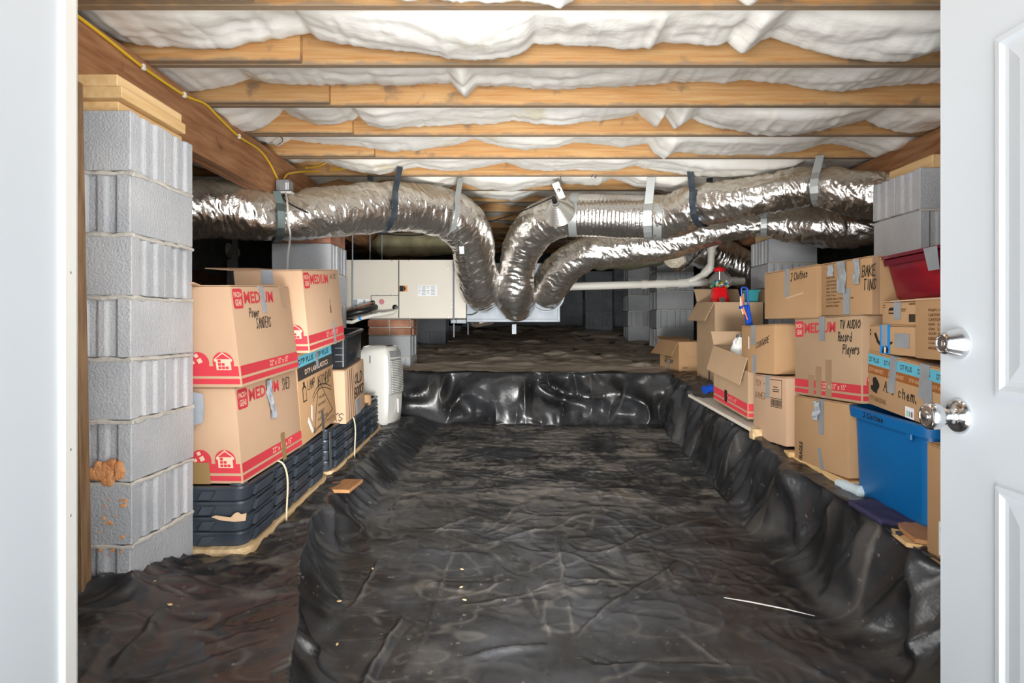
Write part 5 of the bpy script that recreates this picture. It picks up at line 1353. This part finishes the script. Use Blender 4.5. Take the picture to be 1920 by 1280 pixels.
for k, tx in enumerate(('PO#T11300', 'CARTON PACK', 'CARTON SIZE', 'NW:  3.00 KG', 'GW:  3.90 KG', 'SIZE: King', 'DESCP: Micro Plush Sheet Set', 'Color: Sapphire', 'MADE IN CHINA')):
    text(f, tx, .045, .172 - k * .0165, .0076 * len(tx), .0098, M_brn_ink, R10.t, bold=.02)
R10.crumpled_tape('side', .175, .10, .245, .065, M_tape, amp=.008); R10.tape('side', .205, .004, .12, .05, M_tape, over=False); R10.crumpled_tape('side', .285, .135, .245, .045, M_tape, amp=.007); R10.crumpled_tape('side', .085, .185, .235, .045, M_tape_pale, amp=.004)
hand(f, 'BAKE', .315, .165, .09, .045, R10.t); hand(f, 'TINS', .325, .105, .085, .045, R10.t)
R10.tape('end', .02, 0, .245, .03, M_clear_tape)
R11 = RB('brown box with bright front and handwriting, left of the TV audio box', 1390, 1452, -.284, -.272, .34, .276, m=M_card_dk)
f = R11.side_f
R11.tape('side', .165, .165, .276, .05, M_tape); R11.tape('side', .18, .0, .105, .045, M_tape, over=False)
hand(f, 'COOKWARE', .20, .14, .16, .035, R11.t, up=.25, lw=.0035)
poly(f, [(.10, .14), (.112, .14), (.11, .21), (.10, .22)], 'torn_edge', M_paper, R11.t)
R12 = RB('tall brown box marked toy and games with a printed barcode, under the cookware box', 1412, 1474, -.660, -.648, .34, .368, m=M_card, dx=.0)
f = R12.side_f
R12.tape('side', .185, .245, .368, .045, M_tape)
hand(f, 'TOY +', .035, .305, .11, .035, R12.t, lw=.0028, m=M_brn_ink); hand(f, 'GAMES', .03, .235, .13, .035, R12.t, lw=.0028, m=M_brn_ink)
rects(f, [(.215, .20, .345, .203), (.215, .248, .345, .251), (.215, .35, .345, .353), (.342, .20, .345, .353)] + [(.222 + k * .010, .207, .227 + k * .010, .243) for k in range(12)] + [(.245, .285, .31, .290), (.24, .296, .315, .300), (.25, .31, .30, .314)], 'shipping_print', M_blk_ink, R12.t)
R13 = RB('open greyish moving box with red bands and a white jug inside, on the pale board', 1338, 1402, -.508, -.570, .30, .372, m=M_card_gr, open_=True)
f = R13.side_f
for y0, y1 in ((.015, .038), (.050, .095)): rect(f, .004, y0, f.w - .004, y1, 'printed_band', M_red_ink, R13.t)
for y0, y1 in ((.015, .038), (.050, .095)): rect(R13.end_f, .004, y0, R13.end_f.w - .004, y1, 'printed_band', M_red_ink, R13.t)
text(f, '22" x 13" x 15"', .2, .060, .17, .024, M_pale_ink, R13.t)
R13.tape('side', .21, .035, .11, .04, M_blk_ink, over=False)
R13.flap('side', math.radians(163), .17, a0=.0, a1=.98); R13.flap('far', math.radians(30), .10); R13.flap('back', math.radians(20), .14)
R14 = Box('tall open brown box holding the gumball machine, at the back of the right row', (1.535, 5.0, -.447), (1.512, 5.42, -.437), .385, .63, side=1, m=M_card_gr, open_=True)
R14.flap('side', math.radians(152), .17, a0=.0, a1=.98); R14.flap('back', math.radians(50), .18); R14.flap('far', math.radians(35), .14)
R14.tape('side', .30, .0, .12, .03, M_tape_dk, over=False)
R15 = Box('small brown box with drooping flaps marked bed room, on the back right step', (1.43, 5.70, -.415), (1.36, 6.14, -.405), .30, .27, side=1, m=M_card_dk, open_=True)
R15.flap('side', math.radians(148), .15, taper=-.06); R15.flap('end', math.radians(172), .13, a0=.12, taper=.12); R15.flap('far', math.radians(80), .12)
f = R15.side_f
hand(f, 'BED', .13, .115, .15, .04, R15.t, lw=.007); hand(f, 'ROOM', .12, .06, .18, .04, R15.t, lw=.007); R15.tape('side', .21, 0, .09, .045, M_tape, over=False)
rects(R15.end_f, [(.03, .04, .09, .046), (.03, .03, .08, .035), (.21, .03, .26, .045)], 'small_print', M_brn_ink, R15.t)
R16 = Box('tall brown box with a white printed label at the lower right by the door edge', (1.425, 1.86, -.835), (1.443, 2.262, -.815), .32, .40, side=1, m=M_card_dk)
f = R16.side_f
lb_ = poly(f, [(.072, .035), (.20, .025), (.20, .135), (.072, .15)], 'white_label', M_paper, R16.t)
text(f, 'FPR 9', .082, .118, .09, .016, M_blk_ink, lb_, bold=.02, e=.0022); text(f, '100%', .10, .088, .05, .015, M_blk_ink, lb_, bold=.02, e=.0022)
rects(f, [(.084, .078 - k * .010, .15 - (k % 2) * .015, .082 - k * .010) for k in range(4)], 'label_print', M_grey_ink, lb_, e=.0018)

# ---- things in and on the right boxes
gm = thing('gumball_machine', 'red gumball machine with a clear globe standing in the tall open box', 'gumball machine', P(1348, 567, 5.2))
gb = P(1349, 570, 5.2)
def sq(z, s): return [gb + Vector((a * s, b * s, z)) for a, b in ((1, .6), (.6, 1), (-.6, 1), (-1, .6), (-1, -.6), (-.6, -1), (.6, -1), (1, -.6))]
build('base', MB().loft([sq(-.38, .080), sq(-.03, .076), sq(.0, .074), sq(.12, .055), sq(.135, .050)]), M_red, gm, smooth=True, recalc=True)
build('chute_door', MB().obox(gb + Vector((-.022, -.078, .0)), (.044, 0, 0), (0, .01, .002), (0, .014, .06)), M_chrome, gm, recalc=True)
prof = [(.13, .048), (.135, .070), (.155, .087), (.185, .093), (.215, .088), (.245, .068), (.268, .042)]
build('globe', MB().lathe(gb, (0, 0, 1), prof, 28), M_glass, gm)
build('centre_rod', MB().tube([gb + Vector((0, 0, .13)), gb + Vector((0, 0, .28))], .003, 8), M_chrome, gm)
build('lid', MB().lathe(gb, (0, 0, 1), [(.262, .044), (.268, .048), (.284, .046), (.297, .032), (.302, .010), (.306, .008), (.306, 0)], 24), M_red, gm)
rj = random.Random(4); cols = [M_gum, M_teal, M_red, M_paper, mat('gum_green', (.1, .4, .12), .3), mat('gum_yellow', (.75, .55, .05), .3)]
for k, m_ in enumerate(cols):
    mb = MB()
    for i in range(15):
        a = rj.uniform(0, 2 * math.pi); r = .062 * math.sqrt(rj.random()); z = rj.uniform(.145, .185)
        mb.lathe(gb + Vector((r * math.cos(a), r * math.sin(a), z - .011)), (0, 0, 1), [(.0, .002), (.003, .007), (.008, .0108), (.014, .0108), (.019, .007), (.022, .001)], 8)
    build('gumballs', mb, m_, gm)['kind'] = 'stuff'
cd = thing('tool_caddy', 'blue plastic caddy with a handle, holding brushes, on the cookware box', 'caddy', P(1404, 612, 3.93))
b0 = P(1407, 612, 3.93); b0.z = -.003
up = Vector((-.03, 0, .205)); 
build('caddy_back', MB().obox(b0 + Vector((-.018, 0, 0)), Vector((.036, 0, 0)), Vector((0, .03, 0)), Vector((-.022, 0, .13))), M_blue, cd, bevel=.004, recalc=True)
hnd = [b0 + Vector((a, .015, z)) for a, z in ((-.036, .12), (-.045, .17), (-.050, .225), (-.044, .238), (-.022, .236), (-.014, .228), (-.010, .17), (-.008, .12))]
build('handle', MB().tube(hnd, .006, 8), M_blue, cd)
build('caddy_shelf', MB().obox(b0 + Vector((-.060, -.01, .105)), Vector((.04, 0, 0)), Vector((0, .045, 0)), Vector((0, 0, .018))), M_blue, cd, bevel=.003, recalc=True)
for i, (dx, m_, m2) in enumerate(((-.055, M_string, M_orange), (-.045, M_orange, M_whiteplastic), (-.036, M_dark_wood, M_string))):
    a = b0 + Vector((dx, .006 + .006 * i, .122)); c = a + Vector((-.004 + i * .002, 0, .06 + .01 * i))
    o = build('paint_brush', MB().tube([a + Vector((.012, 0, -.05)), a, (a + c) / 2, c], [.004, .005, .006, .003], 8), m_, loc=tuple(a)); tag(o, 'small %s brush standing in the blue caddy' % ('buff-handled', 'orange-handled', 'brown-handled')[i], 'brush')
o = build('orange_stick', MB().tube([b0 + Vector((-.048, -.012, .115)), b0 + Vector((-.022, -.012, .04))], .0045, 8), M_orange, loc=tuple(b0)); tag(o, 'thin orange stick leaning on the blue caddy', 'stick')
q0 = P(1408, 566, 5.1)
tt = thing('teal_container', 'teal plastic tub poking out of the tall open box', 'container', q0)
build('tub', MB().loft([[q0 + Vector((a * s + .02 * z, b * s, z)) for a, b in ((1, 1), (-1, 1), (-1, -1), (1, -1))] for z, s in ((-.22, .036), (.0, .042), (.09, .046), (.09, .04), (-.15, .034))]), M_teal, tt, bevel=.004, recalc=True)
build('tub_rim', MB().loft([[q0 + Vector((a * s + .02 * z, b * s, z)) for a, b in ((1, 1), (-1, 1), (-1, -1), (1, -1))] for z, s in ((.08, .047), (.08, .053), (.094, .053), (.094, .045))]), M_teal, tt, recalc=True)
jc = Vector((1.455, 4.20, -.150))
jg = thing('jug', 'white plastic jug with a dark cap in the open moving box', 'jug', jc)
build('jug_body', MB().lathe(jc + Vector((0, 0, -.22)), (0, 0, 1), [(0, .06), (.01, .066), (.18, .066), (.22, .060), (.25, .048), (.275, .030), (.285, .022), (.295, .022), (.295, 0)], 20), M_whiteplastic, jg)
build('jug_handle', MB().tube([jc + Vector((-.045, -.03, .02)), jc + Vector((-.05, -.035, .045)), jc + Vector((-.035, -.025, .062)), jc + Vector((-.02, -.012, .06))], .009, 8), M_whiteplastic, jg)
build('cap', MB().lathe(jc + Vector((0, 0, .072)), (0, 0, 1), [(0, .025), (.018, .025), (.02, .022), (.02, 0)], 18), M_tape_dk, jg)
o = build('book', MB().obox(Vector((1.46, 3.88, -.20)), (.12, 0, 0), (0, .2, 0), (0, 0, .012)), M_teal, recalc=True); tag(o, 'thin teal book edge lying in the open moving box', 'book')

# ---- boards and odds on the right bank
def on_line(px, z, dx=0): return Vector((XR(px) + dx, YR(px), z))
pb_ = thing('pale_board', 'whitewashed board lying on the right bank under the open moving box', 'board', on_line(1350, -.56))
a, b = P(1290, 738, 4.80), P(1408, 803, 3.72)
build('board', MB().obox(a, b - a, Vector((.34, .03, 0)), Vector((0, 0, -.022))), mat('whitewashed', (.66, .64, .6), .8, col2=(.74, .66, .52), scale=6), pb_, bevel=.003, recalc=True)
build('batten', MB().obox(b + Vector((.0, -.03, .0)), Vector((.3, 0, 0)), Vector((0, .06, 0)), Vector((0, 0, -.06))), M_old, pb_, bevel=.003, recalc=True)
a, b = Vector((XR(1415) - .01, YR(1415), -.668)), Vector((XR(1592) - .0, YR(1592), -.700))
lb2 = thing('timber', 'long pale timber under the brown boxes on the right bank', 'board', (a + b) / 2)
build('timber', MB().obox(a, b - a, Vector((.34, .0, 0)), Vector((0, 0, -.032))), M_shim, lb2, bevel=.003, recalc=True)
o = build('wood_block', MB().obox(Vector((XR(1478) - .02, YR(1478) - .06, -.69)), (.20, 0, 0), (0, .07, 0), (0, 0, .03)), M_shim, bevel=.003, recalc=True); tag(o, 'small pale wood block under the corner of the toy and games box', 'board')
fo = P(1574, 905, 2.93)
o = build('foam_roll', MB().lathe(Vector((XR(1575) - .005, 2.95, -.722)), (.25, -.95, -.06), [(0, .004), (.006, .018), (.03, .022), (.06, .028), (.12, .024), (.15, .030), (.165, .012), (.17, 0)], 14), M_foam); tag(o, 'pale blue foam piece beside the foot of the blue bin', 'foam')
o = build('blue_reel', MB().lathe(P(1328, 731, 4.62) + Vector((-.03, .0, 0)), (.75, .2, .15), [(0, .032), (.012, .032), (.012, .022), (.05, .022), (.05, .030), (.062, .030), (.062, 0)], 18), M_blue); tag(o, 'small blue plastic reel lying on the pale board', 'reel')
for i, (a0, lb) in enumerate((((1.40, 2.31, -.800), 'light particleboard offcut, lower one under the blue bin'), ((1.425, 2.30, -.782), 'brown particleboard offcut, upper one under the blue bin'))):
    a0 = Vector(a0)
    pts = [a0, a0 + Vector((.02, .12, .002)), a0 + Vector((.05, .19, .003)), a0 + Vector((.28, .19, .003)), a0 + Vector((.28, -.02, 0)), a0 + Vector((.05, -.03, 0))]
    o = build('particleboard', MB().prism(pts, (0, 0, .016)), M_shim if i == 0 else M_dark_wood, bevel=.0015, recalc=True, loc=tuple(a0)); tag(o, lb, 'board')
mb = MB()
rj = random.Random(9)
xs_ = np.linspace(0, 1, 16)
Xg, Yg = np.meshgrid(np.linspace(1.40, 1.58, 16), np.linspace(2.48, 2.72, 18))
o = gridmesh('purple_cloth', Xg, Yg, ground(Xg, Yg) + .022 + .010 * fbm(Xg * 14, Yg * 14), M_purple); so = o.modifiers.new('t', 'SOLIDIFY'); so.thickness = .02; so.offset = -1
tag(o, 'crumpled purple-blue cloth under the blue bin', 'cloth')

# ---- small far things on the left
o = build('leaning_board', MB().obox(P(424, 672, 6.4), P(437, 545, 6.4) - P(424, 545, 6.4), Vector((0, .02, 0)), P(426, 486, 6.6) - P(424, 672, 6.4)), M_block, recalc=True); tag(o, 'grey board edge leaning in the dark left corner', 'board')
o = build('metal_post', MB().obox(P(435, 678, 6.3), P(444, 560, 6.3) - P(435, 560, 6.3), Vector((0, .03, 0)), P(435, 440, 6.3) - P(435, 678, 6.3)), M_galv_lt, recalc=True); tag(o, 'thin grey metal strip standing in the dark left corner', 'strip')
o = build('dark_panel', MB().obox(P(446, 670, 6.5), P(512, 560, 6.5) - P(446, 560, 6.5), Vector((0, .02, 0)), P(446, 487, 6.6) - P(446, 670, 6.5)), mat('navy_panel', (.03, .045, .07), .4), recalc=True); tag(o, 'dark blue panel leaning behind the rear moving box', 'panel')
mb = MB(); rj = random.Random(12)
for i in range(8):
    c = P(rj.uniform(400, 435), rj.uniform(455, 474), 7.0); mb.lathe(c, (rj.uniform(-.3, .3), -1, rj.uniform(-.3, .3)), [(-.05, .07), (0, .075), (.03, .05), (.04, 0)], 9)
o = build('insulation_scrap', mb, M_insul); tag(o, 'loose grey insulation clump hanging in the dark left corner', 'insulation')
# drooping dark insulation above the air handler
for lb, (x0, x1, y0, y1, Y) in (('yellowish insulation batt drooping above the air handler', (690, 880, 436, 481, 6.7)), ('mouldy dark insulation drooping behind the right ducts', (1090, 1262, 418, 507, 6.6))):
    a = P(x0, y0, Y); b = P(x1, y1, Y)
    n = 40; u = np.linspace(0, 1, n); t_ = np.linspace(0, 2 * np.pi, 14)
    U_, T_ = np.meshgrid(u, t_, indexing='ij')
    rad = .5 * abs(a.z - b.z) * (.75 + .25 * np.sin(np.pi * U_)) * (1 + .25 * fbm(U_ * 5, np.cos(T_) * 1.5, np.sin(T_) * 1.5)) * np.minimum(1, np.minimum(U_, 1 - U_) * 8 + .05)
    o = gridmesh('drooping_insulation', a.x + (b.x - a.x) * U_, Y + rad * 1.4 * np.sin(T_), (a.z + b.z) / 2 + rad * np.cos(T_), mat('aged_yellow_fibreglass', (.40, .36, .22), .95, col2=(.24, .22, .13), scale=8, bump=.6, bscale=40) if x0 < 1000 else mat('mouldy_fibreglass', (.13, .12, .07), .95, col2=(.22, .2, .13), scale=8, bump=.6, bscale=40))
    tag(o, lb, 'insulation')

# ---- litter on the plastic
for i, (px, py, lb) in enumerate(((318, 1142, 'round pale chip on the left bank beside the rolled plastic fold'), (290, 1098, 'pale chip on the left bank just below the block pier'),
                              (866, 1073, 'topmost of three pale wood chips in the middle of the trench floor'), (865, 1107, 'middle one of three pale wood chips in the middle of the trench floor'),
                              (699, 1072, 'orange-tinged chip at the foot of the left bank'), (636, 1132, 'pale chip on the slope of the left bank, above the lowest one'),
                              (632, 1215, 'pale chip lowest on the left, nearest the doorway'), (871, 1131, 'lowest of three pale wood chips in the middle of the trench floor'))):
    x, y = fp(px, py) ; z = gz_at(x, y) + .014
    r = .007; a = i * 1.3
    o = build('wood_chip', MB().prism([Vector((x + r * k * math.cos(a + j), y + r * k * math.sin(a + j), z)) for j, k in ((0, 1.3), (1.6, .6), (3.1, 1.2), (4.7, .7))], (0, 0, .004)), M_shim if i != 4 else M_old, loc=(x, y, z))
    tag(o, lb, 'chip', 'wood chips on the black plastic')
(x0, y0), (x1, y1) = fp(1357, 1127), fp(1528, 1163)
a = Vector((x0, y0, gz_at(x0, y0) + .016)); b = Vector((x1, y1, gz_at(x1, y1) + .018))
o = build('plastic_strip', MB().tube([a, a.lerp(b, .3) + Vector((0, 0, .004)), a.lerp(b, .7) + Vector((0, 0, .004)), b], [.0015, .0028, .0028, .001], 6), M_whiteplastic, loc=tuple(a)); tag(o, 'thin white strip lying on the black plastic at lower right', 'strip')

# ------------------------------------------------------------------ raise everything so the trench floor is near z = 0
for o in list(COL.objects):
    if o.parent is None: o.location.z += LIFT
